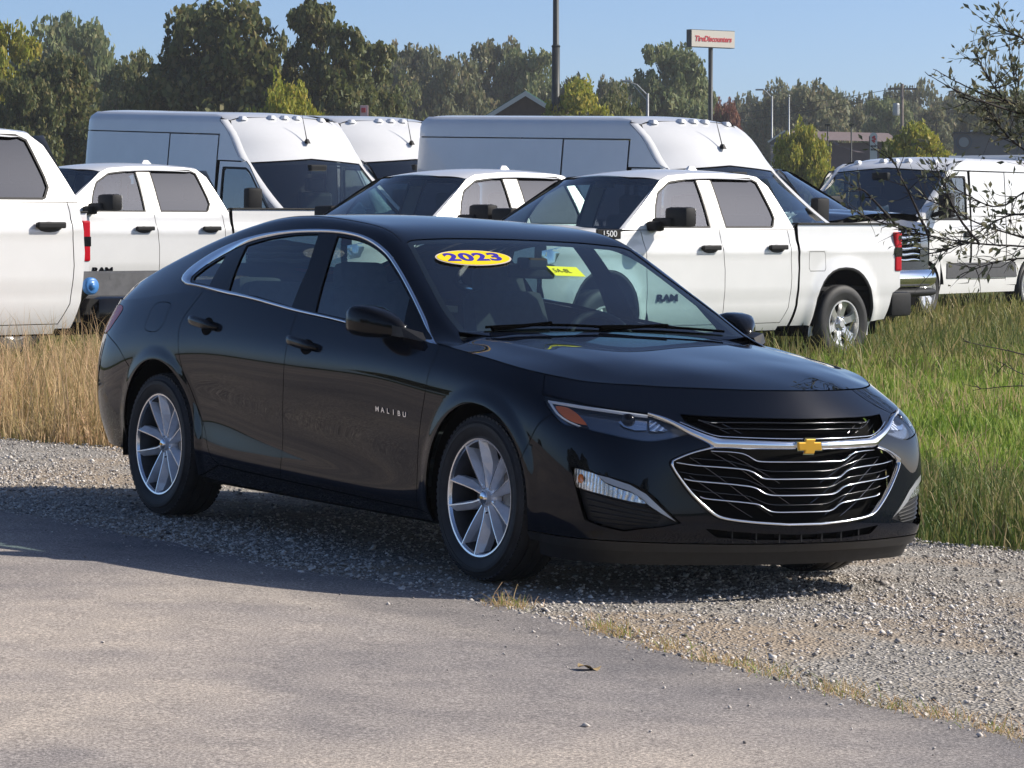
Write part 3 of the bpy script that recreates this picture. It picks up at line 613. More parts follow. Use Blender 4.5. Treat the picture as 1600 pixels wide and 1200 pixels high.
outer=side0+end+[(-3.85,6.)]+m12(end)[::-1]+m12(side0)[::-1]+[(-.33,10.9),(-.33,9.8),(-.445,9.1)]+[(-.44,8.95)]+[(-.40,8),(-.40,6),(-.40,4)]+[(-.44,3.05),(-.445,2.9)]+fr_
cab=panel('roof_and_pillars',[(green,outer,[wsp,rgp,DLOC,m12p(DLOC)])],PAINT,SED,'C',step=.025,gap=.001,depth=.02)
ws=panel('windscreen',[(green,wsp,[])],GLASS,SED,'C',off=-.003,gap=.002,depth=.004,step=.04)
panel('rear_screen',[(green,rgp,[])],GLASS,SED,'C',off=-.003,gap=.002,depth=.004,step=.04)
# dark ceramic border round the windscreen
def shrink(fn,P,d): return [tuple(q) for q in inset(fn,densify(fn,P,.05),d)]
panel('screen_border',[(green,wsp,[shrink(green,wsp,.030)])],VOIDM,ws,'C',off=-.009,gap=.001,depth=.001,step=.03)
for sd_ in ('R','L'):
    do=resample(catmull(DLO_OUT,5,True),150,True); di=resample(catmull(DLO_IN,5,True),150,True)
    # match start points
    k=np.argmin(((di-do[0])**2*[1,.02]).sum(1)); di=np.roll(di,-k,0)
    pairs=np.array([di[np.argmin(((di-q)**2*[1,.02]).sum(1))] for q in do])
    bead('window_chrome',green,do,di,CHROME,SED,sd_,h=.007,off=.002,closed=True)
    DI=list(map(tuple,catmull(DLO_IN,4,True)))
    gl=[list(map(tuple,catmull(QGLASS,2,True))),list(map(tuple,catmull(RGLASS,2,True))),list(map(tuple,catmull(FGLASS,2,True)))]
    gl=[QGLASS,RGLASS,FGLASS]
    pf=panel('window_pillar_trim',[(green,DI,gl)],GLOSSB,SED,sd_,off=-.004,gap=-.003,depth=.012)
    for nm,g_,mt_ in (('quarter_window',gl[0],GLASS_M),('rear_side_window',gl[1],GLASS_M),('front_side_window',gl[2],GLASS_M)):
        panel(nm,[(green,g_,[])],mt_,SED,sd_,off=-.010,gap=-.004,depth=.003,step=.04)
# black inner shell added so the panel gaps look dark
for sd_ in ('R','L'):
    sh=[(1.0,1.0),(1.36,1.0)]+arc(1,165,-18,24,.015)+[(ARR[0][0]+.02,.05),(ARF[0][0]-.02,.05)]+arc(0,198,-16,24,.015)+[(5.0,.05),(5.0,4.9),(1.0,4.9)]
    panel('inner_shell',[(hull,sh,[])],VOIDM,SED,sd_,off=-.016,gap=0,depth=.001,step=.04)
# wheels of the sedan
BARREL=grime('rim_barrel_grey',(.07,.072,.078),.4,.15,20,metal=.6)
def wheel(parent,x,y,z,side,steer=0.,R=.334,rim=.236,tw=.215):
    """wheel centred on its hub; outer face looks along -Y before placing"""
    w=bpy.data.objects.new('wheel',None); COL.objects.link(w); w.parent=parent; w.location=(x,y,z); w.rotation_euler=(0,0,(math.pi if side=='L' else 0)+steer)
    t=MB(); hw=tw/2
    prof=[(rim-.012,-.090),(rim+.002,-.098),(rim+.010,-.098),(rim+.022,-.106),(rim+.045,-.1105),(rim+.046,-.1125),(rim+.060,-.1125),(rim+.061,-.110),(R-.030,-.104),(R-.028,-.1055),(R-.016,-.100),(R-.006,-.088)]
    for k,(a,b) in enumerate(((-.075,-.050),(-.042,-.006),(.006,.042),(.050,.075))):
        prof+=[(R-.001,a),(R,a+.002),(R,b-.002),(R-.001,b),(R-.009,b+.001),(R-.009,(b+.007))] if k<3 else [(R-.001,a),(R,a+.004),(R,b)]
    prof+=[(R-.006,.088),(R-.028,.105),(rim+.045,.111),(rim+.01,.098),(rim-.012,.09)]
    t.lathe(prof,96,'Y'); t.build('tyre',RUBBER,w,auto=32)
    # tread blocks on the shoulder
    tb=MB()
    for k in range(72):
        a=2*math.pi*k/72; M=Matrix.Rotation(-a,3,'Y')
        for yy in (-.088,.088): tb.box(M@Vector((R-.0115,yy,0)),(.010,.020,.017),M)
    tb.build('tread_blocks',RUBBER,w)['kind']='stuff'
    r=MB(); r.lathe([(rim-.016,-.060),(rim-.012,-.092),(rim-.006,-.099),(rim+.001,-.100),(rim+.002,-.096)],72,'Y'); r.build('rim_lip',ALLOYCUT,w,auto=40)
    r=MB(); r.lathe([(rim-.014,-.088),(rim-.022,-.05),(rim-.030,.02),(rim-.022,.09),(rim-.010,.10)],64,'Y'); r.build('rim_barrel',BARREL,w,auto=60)
    d=MB(); d.lathe([(.06,-.012),(.150,-.012),(.150,.012),(.06,.012)],48,'Y'); d.lathe([(.0,-.03),(.075,-.03),(.080,-.01)],32,'Y'); d.build('brake_disc',STEEL,w,auto=30)
    c=MB(); c.box((.125,-.01,.04),(.075,.07,.15),bev=.012); c.build('brake_caliper',STEEL,w)
    bk=MB(); bk.lathe([(.0,.045),(rim-.02,.045)],32,'Y'); bk.build('wheel_back',VOIDM,w)
    # ten faceted spokes: bright ridge, two sloping flanks
    for k in range(10):
        a=2*math.pi*k/10+math.radians(90); m=1 if k%2==0 else -1
        # (radius, lateral ridge, left edge, right edge, ridge depth, flank depth)
        st=[(.040,0,-.011,.011,-.070,-.058),(.085,.001*m,-.012,.012,-.076,-.048),(.140,.007*m,-.017-.003*(m<0),.017+.003*(m>0),-.086,-.050),(.185,.014*m,-.010-.014*(m<0),.010+.014*(m>0),-.093,-.060),(rim-.006,.021*m,-.004-.024*(m<0),.004+.024*(m>0),-.099,-.078)]
        V=[];ca,sa=math.cos(a),math.sin(a)
        for r_,c_,l_,rr_,dz,fz in st:
            for q,dy in ((l_,.0+fz+.03),(l_,fz),(c_-.0022,dz),(c_+.0022,dz),(rr_,fz),(rr_,fz+.03)):
                V.append((r_*ca-q*sa,dy,r_*sa+q*ca))
        F=[];FE=[]
        for i in range(len(st)-1):
            for j in range(5): (FE if j==2 else F).append((i*6+j,i*6+j+1,(i+1)*6+j+1,(i+1)*6+j))
        F.append(tuple((len(st)-1)*6+j for j in range(6)))
        o=mk('spoke',V,F+FE,[ALLOY,ALLOYCUT],w,smooth=False)
        for i in range(len(F),len(F)+len(FE)): o.data.polygons[i].material_index=1
    h=MB(); h.lathe([(0,-.082),(.022,-.082),(.028,-.078),(.030,-.062),(.052,-.058),(.060,-.045),(.062,-.01)],32,'Y'); h.build('hub',ALLOY,w,auto=35)
    h=MB(); h.lathe([(0,-.087),(.018,-.086),(.026,-.081),(.027,-.07)],28,'Y'); h.build('centre_cap',CHROME,w,smooth=True)
    e=MB(); e.prism([(px*.15,pz*.15) for px,pz in em],-.0895,-.086,'XZ'); e.build('cap_emblem',GOLD,w)
    for k in range(5):
        a=2*math.pi*k/5+math.radians(54); n_=MB(); n_.lathe([(0,-.070),(.008,-.069),(.0095,-.062),(.0095,-.045)],6,'Y',(.057*math.cos(a),0,.057*math.sin(a))); n_.build('lug_nut',CHROME,w)
    return w
for x in (0.,-2.83):
    for sd_,y in (('R',-.79),('L',.79)):
        wheel(SED,x,y,.333,sd_)
        mb=MB(); rr=WR[0 if x==0 else 1][2]+.018; sg=-1 if sd_=='R' else 1
        mb.lathe([(rr,sg*.875),(rr,sg*.50)],40,'Y',(x,0,.335),math.radians(-12),math.radians(192)); mb.lathe([(.0,sg*.50),(rr,sg*.50)],40,'Y',(x,0,.335),math.radians(-12),math.radians(192))
        mb.build('wheel_arch_liner',VOIDM,SED)
mb=MB(); mb.box((-1.25,0,.215),(3.7,1.4,.06)); mb.box((-1.42,0,.24),(2.1,1.68,.10)); mb.box((.62,0,.28),(.30,1.2,.12)); mb.box((-3.5,0,.42),(.4,1.0,.1)); mb.build('underbody',VOIDM,SED)
# ---------------------------------------------------------------- cabin
mb=MB(); mb.box((-1.6,0,.30),(2.6,1.6,.06)); mb.build('cabin_floor',CABIN,SED)
def dashf(a,b): return np.stack([a,b,.955-.10*np.clip((-.62-a)/.3,0,1)**2-.02*np.abs(b)**2],-1)
panel('dashboard',[(dashf,[(-.40,-.74),(-.40,.74),(-.95,.74),(-.95,-.74)],[])],CABIN,SED,'C',gap=0,depth=.05,step=.05)
mb=MB(); mb.box((-.90,0,.70),(.10,1.48,.34),bev=.03); mb.box((-1.05,0,.52),(.6,.22,.35),bev=.03); mb.build('dash_face',CABIN,SED)
def seat(x,y,w,rear=False):
    s=bpy.data.objects.new('rear_seat' if rear else 'front_seat',None); COL.objects.link(s); s.parent=SED; s.location=(x,y,0)
    m=MB(); m.box((.02,0,.47),(.52,w,.16),bev=.05); m.build('cushion',SEAT,s,auto=50)
    m=MB(); R_=Matrix.Rotation(math.radians(-20),3,'Y'); m.box((-.33,0,.80),(.15,w*.98,.66),R_,taper=.82,bev=.055); m.build('backrest',SEAT,s,auto=50)
    for yy in ((0,) if not rear else (-.42,.42)):
        m=MB(); m.box((-.47,yy,1.135 if not rear else 1.06),(.11,.27,.19 if not rear else .14),R_,taper=.9,bev=.045); m.build('headrest',SEAT,s,auto=50)
        m=MB(); m.tube([(-.43,yy-.07,1.0),(-.46,yy-.07,1.1)],.007,6); m.tube([(-.43,yy+.07,1.0),(-.46,yy+.07,1.1)],.007,6); m.build('headrest_posts',DCHROME,s)
    return s
seat(-1.42,-.37,.50); seat(-1.42,.37,.50); seat(-2.30,0,1.30,True)
sw=bpy.data.objects.new('steering_wheel',None); COL.objects.link(sw); sw.parent=SED; sw.location=(-1.0,.37,.87); sw.rotation_euler=(0,math.radians(-24),0)
m=MB(); pts=[(0,.185*math.cos(q),.185*math.sin(q)) for q in np.linspace(0,2*math.pi,33)]; 
m.lathe([(.185+.016*math.cos(q),.016*math.sin(q)) for q in np.linspace(0,2*math.pi,11)],40,'X'); m.build('wheel_ring',CABIN,sw,smooth=True)
m=MB(); m.lathe([(0,-.04),(.06,-.035),(.075,0)],20,'X'); m.box((0,.11,0),(.02,.14,.035)); m.box((0,-.11,0),(.02,.14,.035)); m.box((0,0,-.11),(.02,.04,.14)); m.build('wheel_boss',CABIN,sw)
# headlining
hl_o=[(-1.19,3.45)]+[(-1.19-k*.1,3.2) for k in range(1,14)]+[(-2.52,4),(-2.52,6),(-2.52,8)]+[(-1.19-k*.1,8.8) for k in range(13,0,-1)]+[(-1.19,8.55),(-1.22,6)]
panel('headlining',[(green,hl_o,[])],pm('headlining_cloth',(.30,.30,.29),.9),SED,'C',off=-.03,gap=0,depth=.004,step=.06)
# parcel shelf
mb=MB(); mb.box((-3.0,0,1.0),(.7,1.25,.03)); mb.build('parcel_shelf',CABIN,SED)
# interior mirror and camera housing
P,nn=surf_n(green,np.array([-1.02]),np.array([6.])); P=P[0]
m=MB(); m.box((P[0]-.06,.02,P[2]-.07),(.03,.24,.065),bev=.012); m.box((P[0]-.02,0,P[2]-.035),(.10,.10,.05),bev=.01); m.build('interior_mirror',CABIN,SED)
# outside mirrors
for sd_,sg in (('R',-1),('L',1)):
    mr=bpy.data.objects.new('door_mirror',None); COL.objects.link(mr); mr.parent=SED
    bm=bmesh.new()
    # stations along x from the rear face to the nose: (x, y inner, y outer, z low, z high)
    sts=[(-.880,.890,1.020,.950,1.052),(-.867,.880,1.031,.940,1.063),(-.83,.874,1.036,.934,1.068),(-.77,.872,1.024,.932,1.062),(-.71,.870,.985,.934,1.040),(-.66,.870,.935,.940,1.012),(-.63,.872,.905,.95,.985)]
    V=[];F=[];m_=20
    for x,yi,yo,zl,zh in sts:
        cy,cz,ry,rz_=(yi+yo)/2,(zl+zh)/2,(yo-yi)/2,(zh-zl)/2
        for k in range(m_):
            q=2*math.pi*k/m_; c_,s_=math.cos(q),math.sin(q); e=.55
            V.append((x+.04*(0 if x<-.8 else 1)*0,sg*(cy+ry*math.copysign(abs(c_)**e,c_)),cz+rz_*math.copysign(abs(s_)**e,s_)))
    for i in range(len(sts)-1):
        for k in range(m_): F.append((i*m_+k,i*m_+(k+1)%m_,(i+1)*m_+(k+1)%m_,(i+1)*m_+k))
    F.append(tuple((len(sts)-1)*m_+k for k in range(m_)))
    mbm=MB(); mbm.add(V,F); mbm.build('mirror_housing',GLOSSB,mr,smooth=True)
    mbm=MB(); mbm.add([(v[0]+.008,v[1],v[2]) for v in V[:m_]],[tuple(range(m_))]); mbm.build('mirror_glass',CHROME,mr)
    mbm=MB(); mbm.add([(-.66,sg*.845,.935),(-.50,sg*.85,.925),(-.56,sg*.93,.945),(-.70,sg*.93,.945),(-.66,sg*.845,.975),(-.54,sg*.85,.965),(-.58,sg*.93,.985),(-.70,sg*.93,.99)],[(0,1,2,3),(4,5,6,7),(0,1,5,4),(1,2,6,5),(2,3,7,6),(3,0,4,7)]); mbm.build('mirror_foot',PLASTIC,mr)
# wipers
WIPER=pm('wiper_black',(.0015,.0015,.0015),1.,spec=.0)
for y0,y1,xa in ((-.60,-.02,-.452),(-.06,.62,-.452)):
    w=bpy.data.objects.new('wiper',None); COL.objects.link(w); w.parent=SED
    def wsp_pt(x,y,h=.012):
        ww=np.linspace(3.1,8.9,120); G=green(np.full(120,x),ww); i=np.argmin(abs(G[:,1]-(-y))); return (x,y,G[i,2]+h)
    pts=[wsp_pt(xa-.012*math.sin(math.pi*t),y0+(y1-y0)*t,.010) for t in np.linspace(0,1,8)]
    m=MB(); m.tube(pts,.0065,6); m.build('blade',WIPER,w)
    m=MB(); pm_=pts[4]; m.tube([wsp_pt(-.435,y0+.02,.012),wsp_pt(-.445,(y0+pm_[1])/2,.016),(pm_[0],pm_[1],pm_[2]+.010)],[.011,.009,.006],6); m.build('arm',WIPER,w)
# roof ditch mouldings
for sd_ in ('R','L'):
    Q=np.stack([np.linspace(-1.15,-2.7,40),np.linspace(3.36,3.52,40)],1); bead('roof_ditch_strip',green,Q+[0,.04],Q-[0,.04],PLASTIC,cab,sd_,h=.0015,off=.0005,n=3)
# name letters on the front door: M A L I B U
BAD0,BAD1=np.array(BADGE_SIDE)
for k,chh in enumerate('MALIBU'):
    t=(k+.5)/6; q=BAD0+(BAD1-BAD0)*t; P,nn=surf_n(hull,q[:1],q[1:]); P=P[0]*MIRY; nn=nn[0]*MIRY
    zx=Vector(nn).normalized(); xx=Vector((1,0,0)); xx=(xx-zx*xx.dot(zx)).normalized(); yy=zx.cross(xx)
    M=Matrix((xx,yy,zx)).transposed().to_4x4(); M.translation=Vector(P)+zx*.002
    text_mesh('name_letter',chh,.030,CHROME,SED,M,.0015,sx=1.4,bold=.0006)
# stickers inside the windscreen glass
def on_green(y,x):
    ww=np.linspace(3.1,8.9,400); G=green(np.full(400,x),ww); i=np.argmin(abs(-G[:,1]-y)); q=np.array([x]),np.array([ww[i]]); P,nn=surf_n(green,*q); return P[0]*MIRY,nn[0]*MIRY
def sticker_frame(y,x,lift=.002):
    P,nn=on_green(y,x); zx=Vector(nn); xx=Vector((0,1,0)); xx=(xx-zx*xx.dot(zx)).normalized(); yy=zx.cross(xx); M=Matrix((xx,yy,zx)).transposed().to_4x4(); M.translation=Vector(P)+zx*lift; return M
YEL=pm('sticker_yellow',(.95,.66,.0),.5); BLU=pm('sticker_blue',(.035,.02,.36),.5); LIME=pm('sticker_lime',(.62,.72,.03),.5); INK=pm('ink',(.02,.03,.02),.6); PALE=pm('sticker_edge',(.62,.55,.50),.5)

def ellipse_disc(name,M,a,b,z,mat,parent):
    t=np.linspace(0,2*math.pi,49)[:-1]; V=[M@Vector((a*math.cos(q),b*math.sin(q),z)) for q in t]+[M@Vector((a*math.cos(q),b*math.sin(q),z-.0012)) for q in t]; n=48
    m=MB(); m.add(V,[tuple(range(n)),tuple(range(n,2*n))]+[(i,(i+1)%n,n+(i+1)%n,n+i) for i in range(n)]); return m.build(name,mat,parent)
Ms=sticker_frame(-.338,-.991,.004)
st=ellipse_disc('year_sticker',Ms,.188,.070,.0,PALE,ws); ellipse_disc('sticker_face',Ms,.180,.064,.0016,YEL,st)
text_mesh('sticker_year','2023',.094,BLU,st,Ms@Matrix.Translation((0,0,.0024)),.0006,sx=1.42,bold=.0035,space=1.08)
Mt=sticker_frame(.078,-.887,.004)
m=MB(); m.add([Mt@Vector(p) for p in ((-.078,-.043,0),(.078,-.043,0),(.078,.043,0),(-.078,.043,0),(-.078,-.043,-.001),(.078,-.043,-.001),(.078,.043,-.001),(-.078,.043,-.001))],[(0,1,2,3),(7,6,5,4),(0,4,5,1),(1,5,6,2),(2,6,7,3),(3,7,4,0)]); tg=m.build('lime_tag',LIME,ws)
text_mesh('tag_scribble','5A-8L',.05,INK,tg,Mt@Matrix.Translation((-.022,0,.0012)),.0004,sx=.75,shear=.1,bold=-.0005)
# ================================================================= parked work vehicles
WPAINT=grime('white_paint',(.765,.765,.765),.28,.03,2.5,coat=.6,coatr=.03)
NAVY=grime('navy_paint',(.008,.013,.03),.25,.1,4,coat=1.,coatr=.02)
MATTEB=grime('textured_black_plastic',(.009,.009,.010),.6,.2,30,spec=.3)
GREYF=grime('frame_grey',(.10,.10,.105),.5,.25,8)
SEAM=pm('cup_shade',(.05,.05,.05),.8)  # shade of the handle hollows as a dark colour
SILVERW=grime('painted_silver_wheel',(.60,.60,.60),.32,.12,18,metal=.7)
TINT=glass_mat('dark_privacy_glass',(.07,.07,.085),1.5,.06)
TGLASS=glass_mat('truck_glass',(.66,.79,.78),1.5,.09)
sstep=lambda a,b,x:np.clip((x-a)/(b-a),0,1)**2*(3-2*np.clip((x-a)/(b-a),0,1))
def truck_wheel(parent,x,y,z,side,R=.41,style='six',rimm=None):
    w=bpy.data.objects.new('wheel',None); COL.objects.link(w); w.parent=parent; w.location=(x,y,z); w.rotation_euler=(0,0,math.pi if side=='L' else 0)
    rim=.245; t=MB(); prof=[(rim-.01,-.11),(rim+.008,-.125),(rim+.03,-.135),(rim+.075,-.140),(rim+.08,-.142),(R-.05,-.136),(R-.02,-.128),(R-.006,-.112)]
    for a,b in ((-.10,-.055),(-.045,-.005),(.005,.045),(.055,.10)): prof+=[(R,a),(R,b),(R-.01,b+.002),(R-.01,b+.008)]
    prof=prof[:-2]+[(R-.01,.115),(R-.05,.137),(rim+.03,.135),(rim,.11)]
    t.lathe(prof,56,'Y'); t.build('tyre',RUBBER,w,auto=35)
    rm=rimm or SILVERW
    r=MB(); r.lathe([(rim+.006,-.118),(rim+.002,-.128),(rim-.012,-.128),(rim-.018,-.10),(rim-.03,.02),(rim-.02,.11)],48,'Y'); r.build('rim',rm,w,auto=40)
    n=6
    for k in range(n):
        a=2*math.pi*k/n+.3; ca,sa=math.cos(a),math.sin(a); V=[]
        for r_,hw,dy in ((.07,.052,-.070),(.13,.042,-.086),(.19,.050,-.095),(rim-.012,.085,-.105)):
            for q,dd in ((-hw,.035),(-hw*.75,0),(hw*.75,0),(hw,.035)): V.append((r_*ca-q*sa,dy+dd,r_*sa+q*ca))
        F=[(i*4+j,i*4+j+1,(i+1)*4+j+1,(i+1)*4+j) for i in range(3) for j in range(3)]
        mbw=MB(); mbw.add(V,F); mbw.build('spoke',rm,w,auto=30)
    h=MB(); h.lathe([(0,-.105),(.04,-.105),(.055,-.095),(.06,-.07),(.085,-.068),(.10,-.05)],32,'Y'); h.build('hub',rm,w,auto=30)
    for k in range(6):
        a=2*math.pi*k/6; m=MB(); m.lathe([(0,-.09),(.010,-.088),(.013,-.06)],6,'Y',(.07*math.cos(a),0,.07*math.sin(a))); m.build('lug_nut',CHROME,w)
    b=MB(); b.lathe([(0,-.02),(rim-.03,-.02)],24,'Y'); b.build('wheel_back',VOIDM,w)
    return w
PKW=[(0.,.41),(-3.67,.41)]
def pk(x,z):
    x=np.asarray(x,float);z=np.asarray(z,float)
    Y=.985-.09*np.clip((.66-z)/.3,0,1)**2-.03*sstep(1.12,1.38,z)
    Y=Y-np.where(z>1.38,(z-1.38)*.36+.16*(z-1.38)**2,0)
    Y=Y-.14*np.clip((x-.35)/.6,0,1.3)**2
    Y=Y+.012*np.exp(-((z-1.20)/.05)**2)-.016*sstep(.80,.64,z)
    for cx,cz in PKW:
        d=np.hypot((x-cx)*1.12,z-cz); Y=Y+.030*np.exp(-((d-.58)/.09)**2)*(z<1.25)
    return np.stack([x,Y,z],-1)
def pkbed(x,z):
    P=pk(x,np.minimum(z,1.38)); P[...,2]=z; P[...,1]-=.01*np.clip((z-1.38)/.1,0,1)**2; return P
def pkhood(x,y):
    ay=np.abs(y); z=1.435-.03*np.clip(x+.4,0,2)-.07*np.clip(x-.3,0,1)**2-.10*sstep(.62,.98,ay)-.01*(ay/.6)**2+.03*np.exp(-((ay-.0)/.45)**6)*np.clip(1-(x-.2)**2,0,1); return np.stack([x,y,z],-1)
def pkws(t,y):
    k=y/.92; x=-.10-.20*k*k-.81*t-.02*t*t; z=1.415+.49*t+.035*(1-k*k)*t; yy=y*(1-.245*t); return np.stack([x,yy,z],-1)
def pkroof(x,y):
    xx=(x+1.9)/.9; ay=np.abs(y)/.74; z=2.025-.05*xx**2*np.where(xx>0,1.5,.8)-.055*ay**2-.05*ay**8; return np.stack([x,y,z],-1)
def pkfront(y,z):
    x=.93-.13*(np.abs(y)/.9)**2.5-.08*np.clip((z-1.0)/.35,0,1)**2; return np.stack([x,y,z],-1)
def parch(cx,dr=0.,a0=190,a1=-10,n=18):
    out=[]
    for k in range(n+1):
        a=math.radians(a0+(a1-a0)*k/n); c,s=math.cos(a),math.sin(a); out.append((cx+(.50+dr)*math.copysign(abs(c)**.85,c),.41+(.60+dr)*math.copysign(abs(s)**.85,s)))
    return out
def pickup(name,paint,bed=True,chrome=True,badge=True,trim=None,rear_tint=True,label=None):
    T=empty(name); T['category']='pickup truck'; ST=.06
    for sd_ in ('L','R'):
        fa=parch(0.); ra=parch(-3.67)
        d=panel('front_door',[(pk,[(-.55,1.40),(-.60,1.15),(-.62,.60),(-.70,.44),(-1.77,.44),(-1.775,1.0),(-1.72,1.40)],[])],paint,T,sd_,step=ST,gap=.004)
        r=panel('rear_door',[(pk,[(-1.72,1.40),(-1.775,1.0),(-1.77,.44),(-2.70,.44),(-2.79,.60),(-2.82,.9),(-2.80,1.32),(-2.78,1.40)],[])],paint,T,sd_,step=ST,gap=.004)
        panel('front_fender',[(pk,[(-.30,1.39),(-.55,1.40),(-.60,1.15),(-.62,.60),(-.62,.40)]+fa+[(.50,.45),(.72,.55),(.80,.85),(.80,1.05),(.74,1.26),(.3,1.33)],[])],paint,T,sd_,step=ST,gap=.004)
        panel('cab_corner',[(pk,[(-2.78,1.40),(-2.80,1.32),(-2.82,.9),(-2.79,.60),(-2.70,.44),(-2.66,.40),(-2.84,.40),(-2.90,.62),(-2.93,1.0),(-2.90,1.40)],[])],paint,T,sd_,step=ST,gap=.004)
        panel('sill',[(pk,[(-.62,.44),(-2.70,.44),(-2.68,.36),(-.60,.36)],[])],paint,T,sd_,step=ST,gap=.003)
        fw=[(-.80,1.425),(-.82,1.53),(-.88,1.65),(-.97,1.77),(-1.2,1.88),(-1.62,1.925),(-1.60,1.425)]; rw=[(-1.84,1.93),(-2.46,1.93),(-2.55,1.89),(-2.64,1.53),(-2.57,1.425),(-1.83,1.425)]
        rail=[(-.34,1.425),(-.48,1.52),(-.92,1.80),(-1.06,1.89),(-1.22,1.945),(-1.6,1.972),(-2.0,1.975),(-2.40,1.965),(-2.58,1.945),(-2.70,1.85),(-2.88,1.45),(-2.90,1.402)]
        panel('cab_frame',[(pk,[(-.28,1.402)]+rail,[fw,rw])],paint,T,sd_,step=ST,gap=.001,depth=.03)
        panel('front_side_window',[(pk,fw,[])],TGLASS,T,sd_,step=.1,off=-.012,gap=-.006,depth=.003)
        panel('rear_side_window',[(pk,rw,[])],TINT if rear_tint else TGLASS,T,sd_,step=.1,off=-.012,gap=-.006,depth=.003)
        for nm,w_ in (('window_seal',fw),('window_seal',rw)):
            o=resample(np.array(w_),60,True); c=o.mean(0); panel(nm,[(pk,[tuple(q) for q in inset(pk,o,-.008)],[[tuple(q) for q in inset(pk,o,.012)]])],MATTEB,T,sd_,step=.05,off=.001,gap=0,depth=.004)
        panel('pillar_trim',[(pk,[(-1.635,1.925),(-1.825,1.93),(-1.815,1.43),(-1.615,1.43)],[])],pm('taupe_trim',(.42,.38,.36),.4) if 'taupe_trim' not in bpy.data.materials else bpy.data.materials['taupe_trim'],T,sd_,step=.1,off=.003,gap=0,depth=.004)
        for par,x0 in ((d,-1.66),(r,-2.70)):
            s=1 if sd_=='L' else -1; yy=pk(np.array([x0+.12]),np.array([1.215]))[0][1]
            m=MB(); m.box((x0+.125,s*(yy+.035),1.22),(.27,.03,.05),bev=.012); m.box((x0+.04,s*(yy+.02),1.22),(.06,.03,.045),bev=.008); m.box((x0+.235,s*(yy+.018),1.22),(.045,.03,.04),bev=.008); m.build('door_handle',MATTEB if not trim else trim,par)
            th=np.linspace(0,2*math.pi,17)[:-1]; panel('handle_cup',[(pk,np.stack([x0+.12+.12*np.cos(th),1.205+.042*np.sin(th)],1),[])],SEAM if paint is WPAINT else VOIDM,par,sd_,off=.001,gap=0,depth=.003)  # dark oval on the door paints the shade of the handle hollow
        s=1 if sd_=='L' else -1
        mr=bpy.data.objects.new('door_mirror',None); COL.objects.link(mr); mr.parent=T
        m=MB(); m.box((-.84,s*1.22,1.525),(.16,.30,.20),bev=.045); m.build('mirror_housing',MATTEB,mr,auto=50)
        m=MB(); m.box((-.72,s*.99,1.435),(.14,.14,.10),bev=.03); m.box((-.79,s*1.06,1.475),(.13,.26,.09),bev=.03); m.build('mirror_arm',MATTEB,mr)
        m=MB(); m.box((-.921,s*1.22,1.53),(.004,.25,.16)); m.build('mirror_glass',CHROME,mr)
        if bed:
            bo=[(-2.945,1.46),(-2.95,1.0),(-2.93,.62),(-2.88,.40),(-3.12,.40)]+parch(-3.67)[::1]+[(-4.16,.42),(-4.42,.44),(-4.50,.72),(-4.62,.78),(-4.62,1.46)]
            fu=[(-3.10+.0,1.17),(-3.34,1.17),(-3.36,1.14),(-3.36,1.0),(-3.34,.97),(-3.12,.97),(-3.10,1.0),(-3.10,1.14)]
            b=panel('bed_side',[(pkbed,bo,[fu] if sd_=='L' else [])],paint,T,sd_,step=ST,gap=.004,depth=.03)
            if sd_=='L': panel('fuel_door',[(pkbed,fu,[])],paint,b,sd_,step=.1,gap=.002)
            rl=MB(); rl.box((-3.78,s*.925,1.463),(1.68,.09,.02),bev=.006); rl.build('bed_rail_cap',MATTEB,T)
            m=MB(); m.box((-3.78,s*.88,1.25),(1.66,.02,.40)); m.build('bed_inner_wall',paint,T)
            l=MB(); l.box((-4.578,s*.952,1.165),(.105,.095,.42),bev=.02); tlp=l.build('tail_lamp',REDL,T); l=MB(); l.box((-4.578,s*.954,1.16),(.109,.095,.10)); l.build('reverse_lens',GLOSSB,tlp)
        truck_wheel(T,0,s*.86,.41,sd_); 
        if bed: truck_wheel(T,-3.67,s*.86,.41,sd_)
        for cx in (0.,-3.67) if bed else (0.,):
            mb=MB(); mb.lathe([(.60,s*.93),(.60,s*.5)],24,'Y',(cx,0,.44),math.radians(-15),math.radians(195)); mb.lathe([(0,s*.5),(.60,s*.5)],24,'Y',(cx,0,.44),math.radians(-15),math.radians(195)); mb.build('wheel_arch_liner',VOIDM,T)
            ao=np.array(parch(cx,.0,196,-16,40)); ai=np.array(parch(cx,-.035,196,-16,40)); bead('arch_moulding',pk,ao,ai,MATTEB,T,sd_,h=.006,off=-.012)
        # head lamp
        hp=[(.58,1.24),(.80,1.20),(.80,1.06),(.66,1.08)]
        hl=panel('headlamp',[(pk,hp,[])],REFLECT,T,sd_,step=.1,off=.002,gap=0,depth=.01)
    hb=[(-.32,.925),(-.2,.945),(.2,.945),(.5,.90),(.70,.80),(.80,.6),(.84,.3),(.85,0)]
    panel('hood',[(pkhood,hb+[(x,-y) for x,y in hb[:-1]][::-1]+[(-.22,-.6),(-.12,0),(-.22,.6)],[])],paint,T,'C',step=ST,gap=.004)
    wsp_=[(0,-.92),(0,-.45),(0,0),(0,.45),(0,.92),(.33,.92),(.66,.92),(1,.91),(1.02,.45),(1.03,0),(1.02,-.45),(1,-.91),(.66,-.92),(.33,-.92)]
    ws_=panel('windscreen',[(pkws,wsp_,[])],TGLASS,T,'C',step=.1,gap=0,depth=.004,off=-.004)
    ins=[tuple(q) for q in inset(pkws,densify(pkws,wsp_,.1),.05)]
    panel('screen_border',[(pkws,wsp_,[ins])],VOIDM,ws_,'C',step=.08,off=-.010,gap=0,depth=.002)
    apl=[(0,.80),(.33,.80),(.66,.80),(1.0,.80)]
